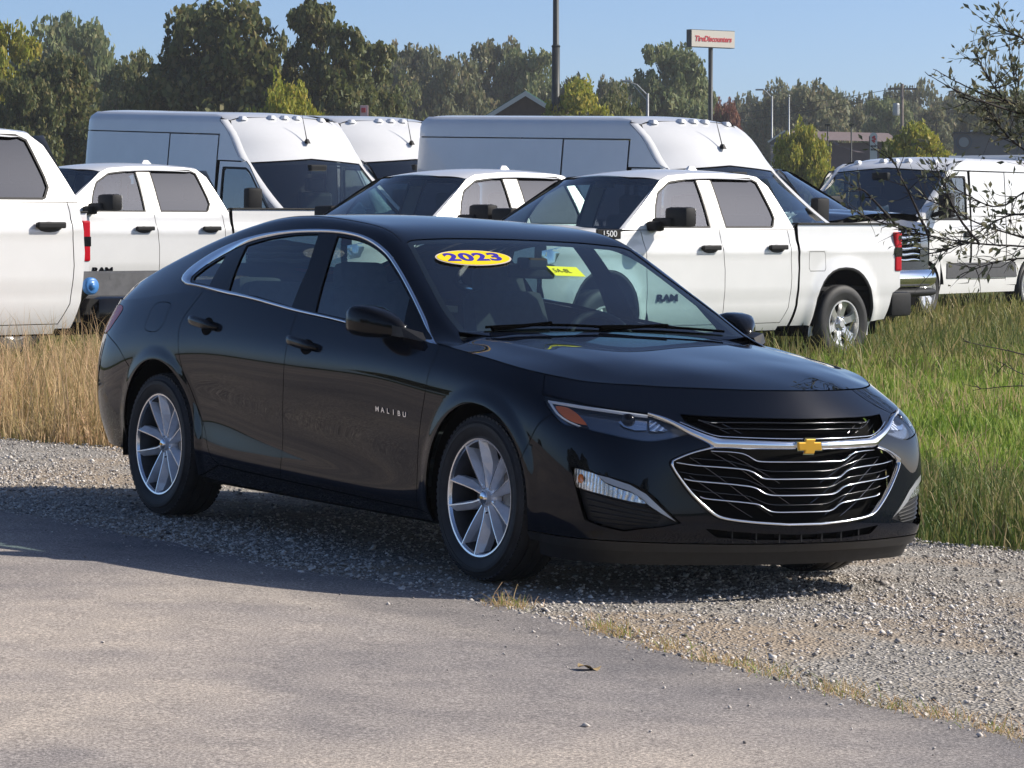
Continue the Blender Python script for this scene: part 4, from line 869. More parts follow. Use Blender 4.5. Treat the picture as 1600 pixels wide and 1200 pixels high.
    for s in (1,-1):
        V=[]
        for t in np.linspace(-.02,1.05,14):
            a=pkws(np.array([t]),np.array([.915]))[0]; z=a[2]; zz=np.clip(z,1.41,1.97); Yb=pk(np.array([a[0]-.06]),np.array([zz]))[0]
            V+=[(a[0]+.004,s*a[1],a[2]+.004),(a[0]-.01,s*(a[1]+.025),a[2]+.002),(Yb[0],s*(Yb[1]+.002),Yb[2])]
        F=[(i*3+j,i*3+j+1,(i+1)*3+j+1,(i+1)*3+j) for i in range(13) for j in range(2)]
        mb=MB(); mb.add(V,F); mb.build('windscreen_pillar',paint,T,smooth=True)
    ro=[(-1.13,.69),(-1.2,.705),(-1.5,.735),(-2.0,.74),(-2.4,.735),(-2.62,.70),(-2.70,.5),(-2.73,0)]
    rf=panel('roof',[(pkroof,ro+[(x,-y) for x,y in ro[:-1]][::-1]+[(-.985,-.4),(-.935,0),(-.985,.4)],[])],paint,T,'C',step=ST,gap=0,depth=.05)
    m=MB(); m.box((-2.35,0,2.03),(.20,.07,.07),taper=.35,bev=.008); m.build('roof_antenna',paint,rf)
    m=MB(); m.add([(-2.73,-.72,1.93),(-2.73,.72,1.93),(-2.90,.90,1.40),(-2.90,-.90,1.40),(-2.92,.93,.45),(-2.92,-.93,.45)],[(0,1,2,3),(3,2,4,5)]); m.build('cab_back',paint,T); m=MB(); m.add([(-2.70,-.70,1.93),(-2.70,.70,1.93),(-2.87,.88,1.40),(-2.87,-.88,1.40),(-2.88,.9,.6),(-2.88,-.9,.6)],[(3,2,4,5)]); m.build('cab_back_trim',CABIN,T)
    m=MB(); m.add([(-2.76,-.58,1.86),(-2.76,.58,1.86),(-2.905,.64,1.46),(-2.905,-.64,1.46)],[(0,1,2,3)]); m.build('rear_window',TINT,T)
    # front
    panel('front_fascia',[(pkfront,[(-.84,.52),(.84,.52),(.86,.9),(.80,1.28),(0,1.33),(-.80,1.28),(-.86,.9)],[[(-.55,.82),(.55,.82),(.60,1.20),(0,1.26),(-.60,1.20)]])],paint if not chrome else paint,T,'C',step=.1,gap=0)
    g=panel('grille',[(pkfront,[(-.60,.78),(.60,.78),(.65,1.22),(0,1.29),(-.65,1.22)],[])],VOIDM,T,'C',step=.1,off=-.05,gap=0)
    gm=CHROME if chrome else MATTEB
    for k in range(6):
        z=.84+k*.068; Q=np.stack([np.linspace(-.58,.58,29),z+.005*np.cos(np.linspace(-.58,.58,29)*16)],1); bead('grille_bar',pkfront,Q+[0,.018],Q-[0,.018],gm,g,'C',h=.018,off=-.02,n=6)
    for zz,hh,mm in ((.62,.20,gm),(.45,.10,MATTEB)):
        Q=np.stack([np.linspace(-.93,.93,31),np.full(31,zz)],1); bead('front_bumper',pkfront,Q+[0,hh/2],Q-[0,hh/2],mm,T,'C',h=.07,off=.01,n=8)
    # cabin
    m=MB(); m.box((-1.6,0,.60),(2.4,1.7,.08)); m.box((-.62,0,1.22),(.5,1.6,.30),bev=.05); m.build('cabin_floor_and_dash',CABIN,T)
    for x,y,w in ((-1.5,.42,.52),(-1.5,-.42,.52),(-2.35,0,1.45)):
        s_=bpy.data.objects.new('seat',None); COL.objects.link(s_); s_.parent=T
        m=MB(); m.box((x,y,.92),(.5,w,.18),bev=.05); m.box((x-.28,y,1.25),(.15,w,.62),Matrix.Rotation(math.radians(-14),3,'Y'),bev=.05); m.build('seat_body',CABIN,s_)
        for yy in ((0,) if w<1 else (-.45,.45)):
            m=MB(); m.box((x-.38,y+yy,1.66),(.10,.28,.20),bev=.04); m.build('headrest',CABIN,s_)
    sw_=MB(); sw_.lathe([(.19+.016*math.cos(q),.016*math.sin(q)) for q in np.linspace(0,2*math.pi,9)],24,'X',(-1.02,.42,1.30)); o=sw_.build('steering_wheel',CABIN,T,smooth=True)
    m=MB(); m.box((-1.05,0,1.86),(.03,.24,.07),bev=.01); m.build('interior_mirror',CABIN,T)
    m=MB(); m.box((-1.9,0,.42),(3.9,1.3,.16)); m.build('underbody',VOIDM,T)
    if bed:
        m=MB(); m.box((-3.78,0,.78),(1.68,1.80,.04)); m.box((-2.97,0,1.1),(.03,1.8,.66)); m.build('bed_floor',MATTEB,T)
        m=MB(); m.box((-4.60,0,1.10),(.06,1.74,.68),bev=.015); m.build('tailgate',paint,T)
        m=MB(); m.box((-4.68,0,.62),(.20,1.86,.22),bev=.04); m.box((-4.66,.90,.60),(.34,.16,.26),bev=.04); m.box((-4.66,-.90,.60),(.34,.16,.26),bev=.04); m.build('rear_bumper',MATTEB if not trim else trim,T,auto=40)
        m=MB(); m.box((-3.8,0,.45),(2.0,1.0,.2)); m.build('rear_frame',VOIDM,T)
    if badge:
        for s in (1,-1):
            yb=pk(np.array([-.9]),np.array([.72]))[0][1]
            M=Matrix.Translation((-.91,s*(yb+.006),.72))@(Matrix.Rotation(math.pi,4,'Z')@Matrix.Rotation(math.pi/2,4,'X') if s>0 else Matrix.Rotation(math.pi/2,4,'X'))
            text_mesh('door_badge','RAM',.095,GLOSSB,T,M,.004,sx=1.6,bold=.004)
            Mb=Matrix.Translation((-.08,s*.975,1.36))@(Matrix.Rotation(math.pi,4,'Z')@Matrix.Rotation(math.pi/2,4,'X') if s>0 else Matrix.Rotation(math.pi/2,4,'X'))
            bz=MB(); bz.box((-.08,s*.958,1.36),(.34,.022,.095),bev=.008); bb=bz.build('hood_badge',GLOSSB,T)
            text_mesh('badge_number','1500',.085,WHITEM,bb,Mb,.003,sx=1.25)
    return T
def place(o,X,Y,rot,z=0.,pitch=0.,label=None,group=None,scale=1.,cat=None):
    o.matrix_world=Matrix.Translation((X,Y,z))@Matrix.Rotation(rot,4,'Z')@Matrix.Rotation(pitch,4,'Y')@Matrix.Scale(scale,4)
    tag(o,label,cat,group); return o
A225=math.radians(-135)
PK=pickup('pickup_truck',WPAINT,chrome=False)
place(PK,.208,32.91,A225,-.02,label='white pickup with silver rear wheel and red tail lamp right of the sedan',group='white pickups parked in a row')
def shift(d): return .208-.707*d,32.91+.707*d
x,y=shift(2.78); place(copy_tree(PK),x,y,A225,.02,label='white pickup whose windscreen and roof show just above the black sedan roof',group='white pickups parked in a row')
x,y=shift(9.07); place(copy_tree(PK),x,y,A225,.17,label='white pickup with black mirror above the sedan tail, beside the left-edge cab',group='white pickups parked in a row')
hx,hy=-4.36+4.62*-.707-.707*.97,34+4.62*-.707+.707*.97
place(copy_tree(PK),hx,hy,A225,.10,label='white pickup showing only a red tail lamp and bumper end past the left-edge cab',group='white pickups parked in a row')
# cab and chassis truck at the left edge
CC=pickup('cab_chassis_truck',WPAINT,bed=False,badge=False,chrome=False)
place(CC,-6.58,26.54,A225,.12,label='white chassis truck cut off at the left edge, bare grey frame behind its cab',scale=1.07,cat='chassis truck')
for s in (1,-1):
    m=MB(); m.box((-4.3,s*.42,.70),(2.9,.08,.26)); 
    for k in range(12): m.lathe([(0,0),(.018,0)],8,'Y',(-3.2-k*.2,s*.462,.74+.05*(k%3-1)))
    m.build('frame_rail',GREYF,CC); truck_wheel(CC,-4.9,s*.80,.41,'L' if s>0 else 'R')
m=MB()
for x_ in (-3.3,-4.0,-4.7,-5.6): m.box((x_,0,.70),(.10,.80,.16))
m.build('cross_member',GREYF,CC)
m=MB(); m.box((-3.9,.66,.50),(1.5,.42,.30),bev=.08); m.build('fuel_tank',GLOSSB,CC,auto=50)
m=MB(); m.tube([(-3.0,.70,.55),(-3.02,.80,.66),(-3.05,.86,.72)],.045,12); m.build('filler_neck',PLASTIC,CC)
m=MB(); m.lathe([(0,.055),(.025,.055),(.03,.04),(.05,.045),(.068,.035),(.07,0),(.05,-.01)],24,'Y',(-3.05,.88,.735)); m.build('filler_cap',grime('blue_cap',(.06,.22,.55),.35,.1,20),CC,smooth=True)
# dark blue heavy pickup with chrome grille
DK=pickup('pickup_truck',NAVY,chrome=True,badge=False,trim=CHROME,rear_tint=False)
place(DK,4.09,42.2,math.radians(-40),.10,label='dark blue pickup with chrome grille and bumper, nose showing behind the white pickup bed',cat='pickup truck',scale=1.06)
# ================================================================= tall cargo vans
VGREY=grime('van_grey_plastic',(.07,.07,.075),.55,.15,12)
def van(name,high=True,xr=-4.6):
    """front-wheel-drive cargo van: x from the front axle, slab sides, short sloping nose"""
    T=empty(name); T['category']='van'; zt=2.70 if high else 2.28; ST=.08; P_=WPAINT
    def sd(x,z):
        x=np.asarray(x,float);z=np.asarray(z,float)
        Y=1.0-.05*np.clip((.6-z)/.4,0,1)**2-np.where(z>1.35,.035*(z-1.35)+.028*(z-1.35)**2,0)-.20*np.clip((x-.25)/.7,0,1.2)**2
        Y=Y-.20*np.clip((z-(zt-.16))/.16,0,1)**2.5
        Y=Y+.010*sstep(1.30,1.24,z)-.012*sstep(.80,.76,z)
        Y=Y-.05*np.clip((xr+.25-x)/.25,0,1)**2
        return np.stack([x,Y,z],-1)
    # windscreen / cap front as a height family: x of the front skin at height z
    zs=[1.05,1.30,1.42,2.06,2.14,2.25,zt-.12,zt] if high else [1.05,1.30,1.42,2.02,2.08,2.14,zt-.08,zt]
    xs=[.86,.62,.40,-.58,-.68,-.79,-1.20,-1.48] if high else [.86,.62,.40,-.56,-.65,-.76,-.98,-1.35]
    fx=nspline(zs,np.array(xs))
    def fr(y,z):
        y=np.asarray(y,float);z=np.asarray(z,float); x=fx(np.minimum(z,zt))[...,0]-.24*(np.abs(y)/.9)**2.2; return np.stack([x,y,z],-1)
    wy=lambda z:float(sd(np.array([-.6]),np.array([z]))[0][1])
    edge_z=list(np.linspace(1.40,zt-.10,16))
    edge=[(float(fr(np.array([.90*wy(z)]),np.array([z]))[0][0])-.05,z) for z in edge_z]
    fdw=[(-.10,1.40),(-.62,1.92),(-.72,1.98),(-1.28,1.98),(-1.30,1.36),(-.16,1.36)]
    for s_,sd_ in ((1,'L'),(-1,'R')):
        arch=lambda cx:[(cx+.42*math.cos(math.radians(a)),.36+.42*math.sin(math.radians(a))) for a in range(185,-6,-10)]
        panel('front_door',[(sd,[(-.02,1.36),(-.12,1.45),(-.66,2.00),(-.75,2.06),(-1.36,2.06),(-1.40,1.2),(-1.36,.45),(-.55,.42),(-.42,.75),(-.10,1.0)],[fdw])],P_,T,sd_,step=ST,gap=.005)
        panel('front_side_window',[(sd,fdw,[])],TGLASS,T,sd_,step=.12,off=-.012,gap=-.006,depth=.003)
        panel('window_seal',[(sd,[tuple(q) for q in inset(sd,resample(np.array(fdw),50,True),-.01)],[[tuple(q) for q in inset(sd,resample(np.array(fdw),50,True),.02)]])],MATTEB,T,sd_,step=.06,off=.001,gap=0,depth=.004)
        sl=[(-1.44,.50),(-1.44,zt-.30 if high else zt-.22),(-2.62,zt-.30 if high else zt-.22),(-2.62,.50)]
        panel('sliding_door',[(sd,sl,[])],P_,T,sd_,step=ST,gap=.006)
        rear=[(-2.64,.48),(-2.64,zt-.30 if high else zt-.22),(xr+.16,zt-.30 if high else zt-.22),(xr+.16,.48),(-3.45+.43,.48)]
        rear=[(-2.64,.42),(-2.64,1.42),(xr+.10,1.42),(xr+.10,.45),(-3.45-.42,.42)]+arch(-3.45)[::-1]
        rear=[(-3.45+.42,.40),(-2.64,.40),(-2.64,1.43),(xr+.02,1.43),(xr+.02,.45),(-3.45-.42,.40)]+arch(-3.45)[1:-1]
        panel('side_panel_lower',[(sd,rear,[])],P_,T,sd_,step=ST,gap=.003)
        panel('side_panel_upper',[(sd,[(-2.64,1.44),(-2.64,zt-.30 if high else zt-.22),(xr+.02,zt-.30 if high else zt-.22),(xr+.02,1.44)],[])],P_,T,sd_,step=ST,gap=.003)
        up=[(-2.66,zt-.29 if high else zt-.21),(xr+.02,zt-.29 if high else zt-.21),(xr+.02,zt-.03),(-1.75 if high else -1.6,zt-.03),(-1.5 if high else -1.4,zt-.06)]+[e for e in edge[::-1] if e[1]>2.07]+[(-.75,2.07),(-1.37,2.07),(-1.42,2.07),(-1.42,zt-.29 if high else zt-.21)]
        panel('roof_side',[(sd,up,[])],P_,T,sd_,step=ST,gap=.003)
        panel('a_pillar',[(sd,[e for e in edge if e[1]<=2.08]+[(-.75,2.07),(-.66,2.01),(-.12,1.46),(-.02,1.37),(.30,1.36)],[])],P_,T,sd_,step=ST,gap=.002)
        panel('front_wing',[(sd,[(.30,1.35),(-.02,1.35),(-.10,1.0),(-.42,.75)]+arch(0.)[1:-1]+[(.55,.45),(.70,.75),(.72,1.05),(.55,1.25)],[])],P_,T,sd_,step=ST,gap=.003)
        panel('sill',[(sd,[(-.45,.44),(-1.37,.445),(-1.40,.497),(-2.63,.497),(-2.66,.405),(-3.0,.395),(-3.0,.30),(-.43,.30)],[])],P_,T,sd_,step=ST,gap=.003)
        m=panel('side_moulding',[(sd,[(-.62,.52),(-.62,.74),(-2.95,.74),(-3.02,.52)],[])],VGREY,T,sd_,step=.1,off=.012,gap=0,depth=.02)
        mr=bpy.data.objects.new('door_mirror',None); COL.objects.link(mr); mr.parent=T
        m=MB(); m.box((-.25,s_*1.17,1.56),(.14,.22,.36),bev=.045); m.build('mirror_housing',MATTEB,mr,auto=50)
        m=MB(); m.tube([(-.22,s_*.96,1.42),(-.25,s_*1.10,1.46)],.035,8); m.build('mirror_arm',MATTEB,mr)
        m=MB(); yy=float(sd(np.array([-1.25]),np.array([1.12]))[0][1]); m.box((-1.27,s_*(yy+.02),1.15),(.20,.04,.09),bev=.015); m.build('door_handle',MATTEB,T)
        truck_wheel(T,0,s_*.88,.36,sd_,R=.36,rimm=SILVERW); truck_wheel(T,-3.45,s_*.88,.36,sd_,R=.36,rimm=SILVERW)
        for cx in (0.,-3.45):
            mb=MB(); mb.lathe([(.44,s_*.96),(.44,s_*.5)],20,'Y',(cx,0,.36),math.radians(-10),math.radians(190)); mb.lathe([(0,s_*.5),(.44,s_*.5)],20,'Y',(cx,0,.36),math.radians(-10),math.radians(190)); mb.build('wheel_arch_liner',VOIDM,T)
        panel('headlamp',[(sd,[(.18,1.18),(.52,1.12),(.60,.98),(.40,1.02)],[])],REFLECT,T,sd_,step=.1,off=.003,gap=0,depth=.01)
    def fo(z,k=.90): return k*wy(z)
    ws_=[(-fo(1.44),1.44),(0,1.40),(fo(1.44),1.44),(fo(1.8),1.8),(fo(2.04),2.04),(0,2.10),(-fo(2.04),2.04),(-fo(1.8),1.8)]
    w=panel('windscreen',[(fr,ws_,[])],TGLASS,T,'C',step=.1,off=-.004,gap=0,depth=.004)
    panel('screen_border',[(fr,ws_,[[tuple(q) for q in inset(fr,densify(fr,ws_,.1),.06)]])],VOIDM,w,'C',step=.08,off=-.010,gap=0,depth=.002)
    DR=.06
    ztop=lambda y:zt-DR-.03*(abs(y)/.8)**2-.03*(abs(y)/.8)**8
    cp=[(-fo(2.05),2.055),(0,2.115),(fo(2.05),2.055)]+[(fo(z,.90),z) for z in np.linspace(2.12,zt-.17,6)]+[(y_,ztop(y_)) for y_ in np.linspace(.78,-.78,15)]+[(-fo(z,.90),z) for z in np.linspace(2.12,zt-.17,6)][::-1]
    for s_ in (1,-1):
        V=[]
        for (ex,z) in edge:
            a=fr(np.array([.895*wy(z)]),np.array([z]))[0]; b=sd(np.array([ex+.004]),np.array([z]))[0]; m_=(a+b)/2+np.array([.028,.022,0])
            V+=[(a[0],s_*a[1],z),(.5*a[0]+.5*m_[0],s_*(.5*a[1]+.5*m_[1]),z),(m_[0]*.6+.2*(a[0]+b[0]),s_*(m_[1]*.6+.2*(a[1]+b[1])),z),(.5*b[0]+.5*m_[0],s_*(.5*b[1]+.5*m_[1]),z),(b[0],s_*b[1],z)]
        mb=MB(); mb.add(V,[(i*5+j,i*5+j+1,(i+1)*5+j+1,(i+1)*5+j) for i in range(len(edge)-1) for j in range(4)]); mb.build('corner_pillar',P_,T,smooth=True)
    panel('roof_cap',[(fr,cp,[])],P_,T,'C',step=ST,gap=.001,depth=.02)
    nose=[(-.80,.95),(.80,.95),(.84,1.15),(.86,1.38),(0,1.39),(-.86,1.38),(-.84,1.15)]
    panel('bonnet',[(fr,nose,[])],P_,T,'C',step=ST,gap=.003)
    Q=np.stack([np.linspace(-.92,.92,25),np.full(25,.62)],1); bead('front_bumper',lambda y,z:np.stack([.86-.22*(np.abs(y)/.9)**2.5,y,z],-1),Q+[0,.34],Q-[0,.30],VGREY,T,'C',h=.08,n=8)
    def rf(x,y):
        ay=np.abs(y)/.80; xc=float(fr(np.array([0.]),np.array([zt-DR]))[0][0]); z=zt-.03*ay**2-.03*ay**8-DR*np.clip((x-(xc-.6))/.6,0,1.6)**2; return np.stack([x,y,z],-1)
    fe=[(float(fr(np.array([y_]),np.array([ztop(y_)]))[0][0]),y_) for y_ in np.linspace(-.80,.80,17)]
    r=panel('roof',[(rf,fe+[(xr+.03,.80),(xr+.03,-.80)],[])],P_,T,'C',step=ST,gap=0,depth=.04)
    for y_ in (-.62,-.2,0.,.2,.62):
        zz=ztop(y_)-.02; xx=float(fr(np.array([y_]),np.array([zz]))[0][0]); m=MB(); m.box((xx-.02,y_,zz+.025),(.14,.10,.05),taper=.6,bev=.015); m.build('clearance_lamp',WHITEM,r,auto=40)
    zz=2.32 if high else 2.2; xx=float(fr(np.array([.05]),np.array([zz]))[0][0])
    if high:
        m=MB(); m.box((xx+.02,.05,zz+.02),(.10,.05,.06),taper=.4); m.tube([(xx+.02,.05,zz+.02),(xx-.12,.06,zz+.36)],[.008,.003],5); m.build('roof_aerial',MATTEB,T)
    m=MB(); m.box((xr+.01,0,1.45),(.03,1.72,zt*.80)); m.build('rear_doors',P_,T)
    m=MB(); m.box((-1.9,0,.36),(4.4,1.5,.1)); m.box((-1.62,0,1.35),(.05,1.8,1.5)); m.build('floor_and_bulkhead',CABIN,T)
    m=MB(); m.box((.10,0,1.22),(.6,1.7,.30),bev=.06); m.build('dashboard',CABIN,T)
    for y_ in (-.5,.5):
        s_=bpy.data.objects.new('seat',None); COL.objects.link(s_); s_.parent=T
        m=MB(); m.box((-1.0,y_,1.0),(.5,.5,.18),bev=.05); m.box((-1.28,y_,1.35),(.14,.5,.62),bev=.05); m.build('seat_body',CABIN,s_); m=MB(); m.box((-1.30,y_,1.76),(.10,.28,.18),bev=.04); m.build('headrest',CABIN,s_)
    sw_=MB(); sw_.lathe([(.20+.016*math.cos(q),.016*math.sin(q)) for q in np.linspace(0,2*math.pi,9)],24,'X',(-.45,.5,1.32)); sw_.build('steering_wheel',CABIN,T,smooth=True)
    m=MB(); m.box((-.52,0,1.98),(.10,.26,.12),bev=.02); m.build('screen_camera_box',CABIN,T)
    m=MB(); m.add([(.05+random.uniform(-.1,.1),.3+random.uniform(-.15,.15),1.40+random.uniform(0,.18)) for _ in range(24)],[(i,i+1,i+2) for i in range(22)]); m.build('plastic_wrap_on_dash',pm('clear_wrap',(.8,.82,.84),.2) if 'clear_wrap' not in bpy.data.materials else bpy.data.materials['clear_wrap'],T)
    return T
VH=van('cargo_van',True,-4.85)
VX=van('cargo_van',True,-5.5)
place(VX,3.02,39.55,math.radians(-49),.02,math.radians(1.6),label='high-roof white cargo van in the middle with its shaded side and a tall black aerial',group='white cargo vans')
place(VH,-2.27,42.8,math.radians(-52),.16,math.radians(2.2),label='high-roof white cargo van on the left, its whole windscreen in view',group='white cargo vans')
place(copy_tree(VH),-1.02,45.8,math.radians(-55),.22,math.radians(2.),label='white cargo van showing only its lit roof front between the two larger vans',group='white cargo vans')
place(copy_tree(VH),-7.9,60.,math.radians(-20),.25,label='farthest white van, a pale strip of side between the left-edge cab and the left van',group='white cargo vans')
VL=van('cargo_van',False)
place(VL,5.03,47.2,math.radians(-123),.15,label='low-roof white cargo van at the right behind the bare twigs, dark moulding along its side',group='white cargo vans')
# ================================================================= ground
def smooth01(a,b,x): t=np.clip((x-a)/(b-a),0,1); return t*t*(3-2*t)
def gz(X,Y):
    X=np.asarray(X,float);Y=np.asarray(Y,float); w=1-smooth01(19,30,Y)
    far=.0125*np.clip(Y-31,0,18)+.0*np.clip(Y-49,0,None)
    return w*(-.0369*np.clip(X,-25,25)-.0007)+(1-w)*far-.0006*np.clip(-Y,0,60)
SM=np.array(SED.matrix_world)
def car2w(xc,yc):
    P=np.stack([xc,yc],-1)@SM[:2,:2].T+SM[:2,3]; return P[...,0],P[...,1]
def w2car(X,Y):
    P=(np.stack([X,Y],-1)-SM[:2,3])@np.linalg.inv(SM[:2,:2]).T; return P[...,0],P[...,1]
# asphalt edge and far edge of the gravel in car coordinates
_ex=[-60,-25,-10,-5,-3.17,-1.43,.66,1.8,3.06,4.0,8,20,60]; _ey=[-9,-3.6,-1.95,-1.65,-1.54,-1.42,-1.28,-1.35,-1.50,-1.58,-1.75,-2.2,-4]
_fx=[-60,-25,-12,-7.8,-6,-4,-2.2,-1.1,-.5,1,3,8,20,60]; _fy=[4,1.0,.4,.5,1.2,1.9,2.2,2.3,2.45,2.55,2.7,2.9,3,3]
wob=lambda x,s,a:a*(np.sin(x*s)+.6*np.sin(x*s*2.3+1.7)+.4*np.sin(x*s*5.1+.6)+.25*np.sin(x*s*11.3+2.))
def edge_y(x): return np.interp(x,_ex,_ey)+wob(x,2.1,.03)
def far_y(x): return np.interp(x,_fx,_fy)+wob(x,1.7,.07)
# --- materials
def asphalt_mat():
    m=pm('worn_asphalt',(.2,.19,.18),.85,spec=.25); c=coords(m)
    big=noise(m,c,.55,3,.55,.4); mid=noise(m,c,3.2,5,.6); fine=noise(m,c,95,4,.9); 
    v=N(m,'ShaderNodeTexVoronoi'); v.inputs['Scale'].default_value=95; L(m,c,v.inputs['Vector'])
    base=ramp(m,fine,[(.36,(.125,.117,.115)),(.46,(.30,.276,.264)),(.54,(.42,.388,.365)),(.63,(.76,.705,.655))])
    tan=ramp(m,big,[(.38,(.80,.80,.81)),(.50,(.99,.97,.94)),(.62,(1.16,1.12,1.04))])
    st=ramp(m,mid,[(.25,(.80,.80,.82)),(.6,(1.08,1.06,1.04))])
    o=mixc(m,1.,base,tan,'MULTIPLY'); o=mixc(m,1.,o,st,'MULTIPLY')
    # a long darker streak: old oil and damp
    oil=noise(m,c,.28,2,.5,.2); ok=ramp(m,oil,[(.30,(.70,.71,.74)),(.42,(1,1,1))]); o=mixc(m,.8,o,ok,'MULTIPLY')
    # fresher, darker strip along the gravel edge, worn pale further out
    dp=N(m,'ShaderNodeVectorMath'); dp.operation='DOT_PRODUCT'; L(m,c,dp.inputs[0]); dp.inputs[1].default_value=(.8408,.5406,0)
    dn=N(m,'ShaderNodeMath'); dn.operation='MULTIPLY_ADD'; L(m,noise(m,c,1.3,4,.6),dn.inputs[0]); dn.inputs[1].default_value=.9; L(m,dp.outputs['Value'],dn.inputs[2])
    mr=N(m,'ShaderNodeMapRange'); L(m,dn.outputs[0],mr.inputs[0]); mr.inputs[1].default_value=7.852-2.75+.45; mr.inputs[2].default_value=7.852-1.35+.45; mr.inputs[3].default_value=0; mr.inputs[4].default_value=1
    o=mixc(m,1.,o,ramp(m,mr.outputs[0],[(.0,(1.04,1.02,1.0)),(.5,(.90,.90,.91)),(.85,(.64,.655,.69))]),'MULTIPLY')
    bc(m,o); bump(m,fine,.55,.006); return m
def gravel_mat():
    m=pm('gravel_bed',(.3,.28,.26),.95,spec=.1); c=coords(m)
    v=N(m,'ShaderNodeTexVoronoi'); v.inputs['Scale'].default_value=70; v.inputs['Randomness'].default_value=1; L(m,c,v.inputs['Vector'])
    n=noise(m,c,1.1,4,.6); sandy=noise(m,c,.7,3,.6,.5)
    g=ramp(m,v.outputs['Color'],[(.1,(.16,.15,.135)),(.5,(.34,.315,.28)),(.9,(.54,.50,.45))])
    sand=ramp(m,noise(m,c,60,3,.7),[(.3,(.28,.215,.155)),(.7,(.52,.42,.31))])
    f=ramp(m,sandy,[(.48,(0,0,0)),(.62,(.85,.85,.85))])
    bc(m,mixc(m,f,g,sand)); bump(m,v.outputs['Distance'],.9,.012); return m
def soil_mat():
    m=pm('grassy_soil',(.08,.08,.04),.95,spec=.1); c=coords(m); n=noise(m,c,.8,5,.65); f=noise(m,c,14,4,.7)
    a=ramp(m,n,[(.3,(.06,.075,.022)),(.55,(.10,.115,.035)),(.75,(.20,.165,.08))]); b=ramp(m,f,[(.3,(.5,.5,.5)),(.7,(1.3,1.3,1.3))]); bc(m,mixc(m,1.,a,b,'MULTIPLY')); bump(m,f,.8,.03); return m
ASPH,GRAV,SOIL=asphalt_mat(),gravel_mat(),soil_mat()
def gridmesh(name,xs,ys,mat,dz=0.,kind='structure'):
    X,Y=np.meshgrid(xs,ys,indexing='ij'); Z=gz(X,Y)+dz; V=np.stack([X,Y,Z],-1).reshape(-1,3); n,m=X.shape
    i=np.arange(n-1)[:,None]*m+np.arange(m-1)[None]; F=np.stack([i,i+m,i+m+1,i+1],-1).reshape(-1,4)
    o=mk(name,V,F,mat); o['kind']=kind; return o
def axis(a): return np.unique(np.concatenate(a))
gridmesh('ground',axis([np.linspace(-900,-40,12),np.linspace(-40,40,81),np.linspace(40,900,12)]),axis([np.linspace(-300,-30,8),np.linspace(-30,70,101),np.linspace(70,1500,14)]),SOIL,-.03)
def strip(name,xc,lo,hi,mat,dz,nv=24,fade=False):
    n=len(xc); t=np.linspace(0,1,nv)[None]; XC=np.repeat(xc[:,None],nv,1); YC=lo[:,None]*(1-t)+hi[:,None]*t
    X,Y=car2w(XC,YC); Z=gz(X,Y)+dz
    V=np.stack([X,Y,Z],-1).reshape(-1,3); i=np.arange(n-1)[:,None]*nv+np.arange(nv-1)[None]; F=np.stack([i,i+nv,i+nv+1,i+1],-1).reshape(-1,4)
    V2=V.copy(); o=mk(name,V,F,mat); o['kind']='structure'; return o
xc=axis([np.linspace(-60,-12,40),np.linspace(-12,8,500),np.linspace(8,60,40)])
strip('gravel_shoulder',xc,edge_y(xc)-.5,far_y(xc),GRAV,-.008,30)
strip('asphalt_road',xc,np.full(len(xc),-60.),edge_y(xc),ASPH,.0,60)
# --- stones: angular chips in one mesh
def chips(name,P,size,mat,flat=.75,sink=.25):
    n=len(P); o=np.array([(1,0,0),(-1,0,0),(0,1,0),(0,-1,0),(0,0,1),(0,0,-1)],float)
    V=o[None]*rng.uniform(.6,1.25,(n,6,1))+rng.normal(0,.16,(n,6,3)); a=rng.uniform(0,6.283,n); tl=rng.normal(0,.5,(n,2))
    c,s=np.cos(a),np.sin(a); R=np.zeros((n,3,3)); R[:,0,0]=c;R[:,0,1]=-s;R[:,1,0]=s;R[:,1,1]=c;R[:,2,2]=1
    ct,st=np.cos(tl[:,0]),np.sin(tl[:,0]); R2=np.zeros((n,3,3)); R2[:,0,0]=1;R2[:,1,1]=ct;R2[:,1,2]=-st;R2[:,2,1]=st;R2[:,2,2]=ct
    V=V@np.transpose(R2,(0,2,1))@np.transpose(R,(0,2,1)); V[...,2]*=flat
    V=V*size[:,None,None]+P[:,None]+np.array([0,0,1.])*(size*flat*(1-2*sink))[:,None,None]
    f=np.array([(0,2,4),(2,1,4),(1,3,4),(3,0,4),(2,0,5),(1,2,5),(3,1,5),(0,3,5)])
    F=(f[None]+np.arange(n)[:,None,None]*6).reshape(-1,3)
    return mk(name,V.reshape(-1,3),F,mat,smooth=False)
def stone_mat():
    m=pm('stone_chips',(.4,.38,.36),.9,spec=.2); g=N(m,'ShaderNodeNewGeometry'); r=g.outputs['Random Per Island']
    bc(m,ramp(m,r,[(0,(.12,.11,.105)),(.2,(.36,.33,.30)),(.55,(.60,.55,.50)),(.85,(.72,.665,.605)),(1,(.82,.79,.74))])); return m
STONE=stone_mat()
n=130000; u=rng.uniform(-11,5.5,n); ed=edge_y(u); fa=far_y(u); t=rng.uniform(-.02,1.02,n); yy=ed+(fa-ed)*t
# thinner in the sandy tracks, denser away from them
den=.55+.45*np.sin(yy*3.1+u*.35)+.25*np.sin(u*2.1+yy*1.3); keep=rng.uniform(0,1,n)<np.clip(den,.22,1); u,yy=u[keep],yy[keep]
X,Y=car2w(u,yy); sz=rng.gamma(2.4,.0017,len(u))+.0022; P=np.stack([X,Y,gz(X,Y)-.004],-1); g=chips('gravel_stones',P,sz,STONE,.6,.32); tag(g,'loose grey and tan gravel stones of the shoulder','gravel',kind='stuff')
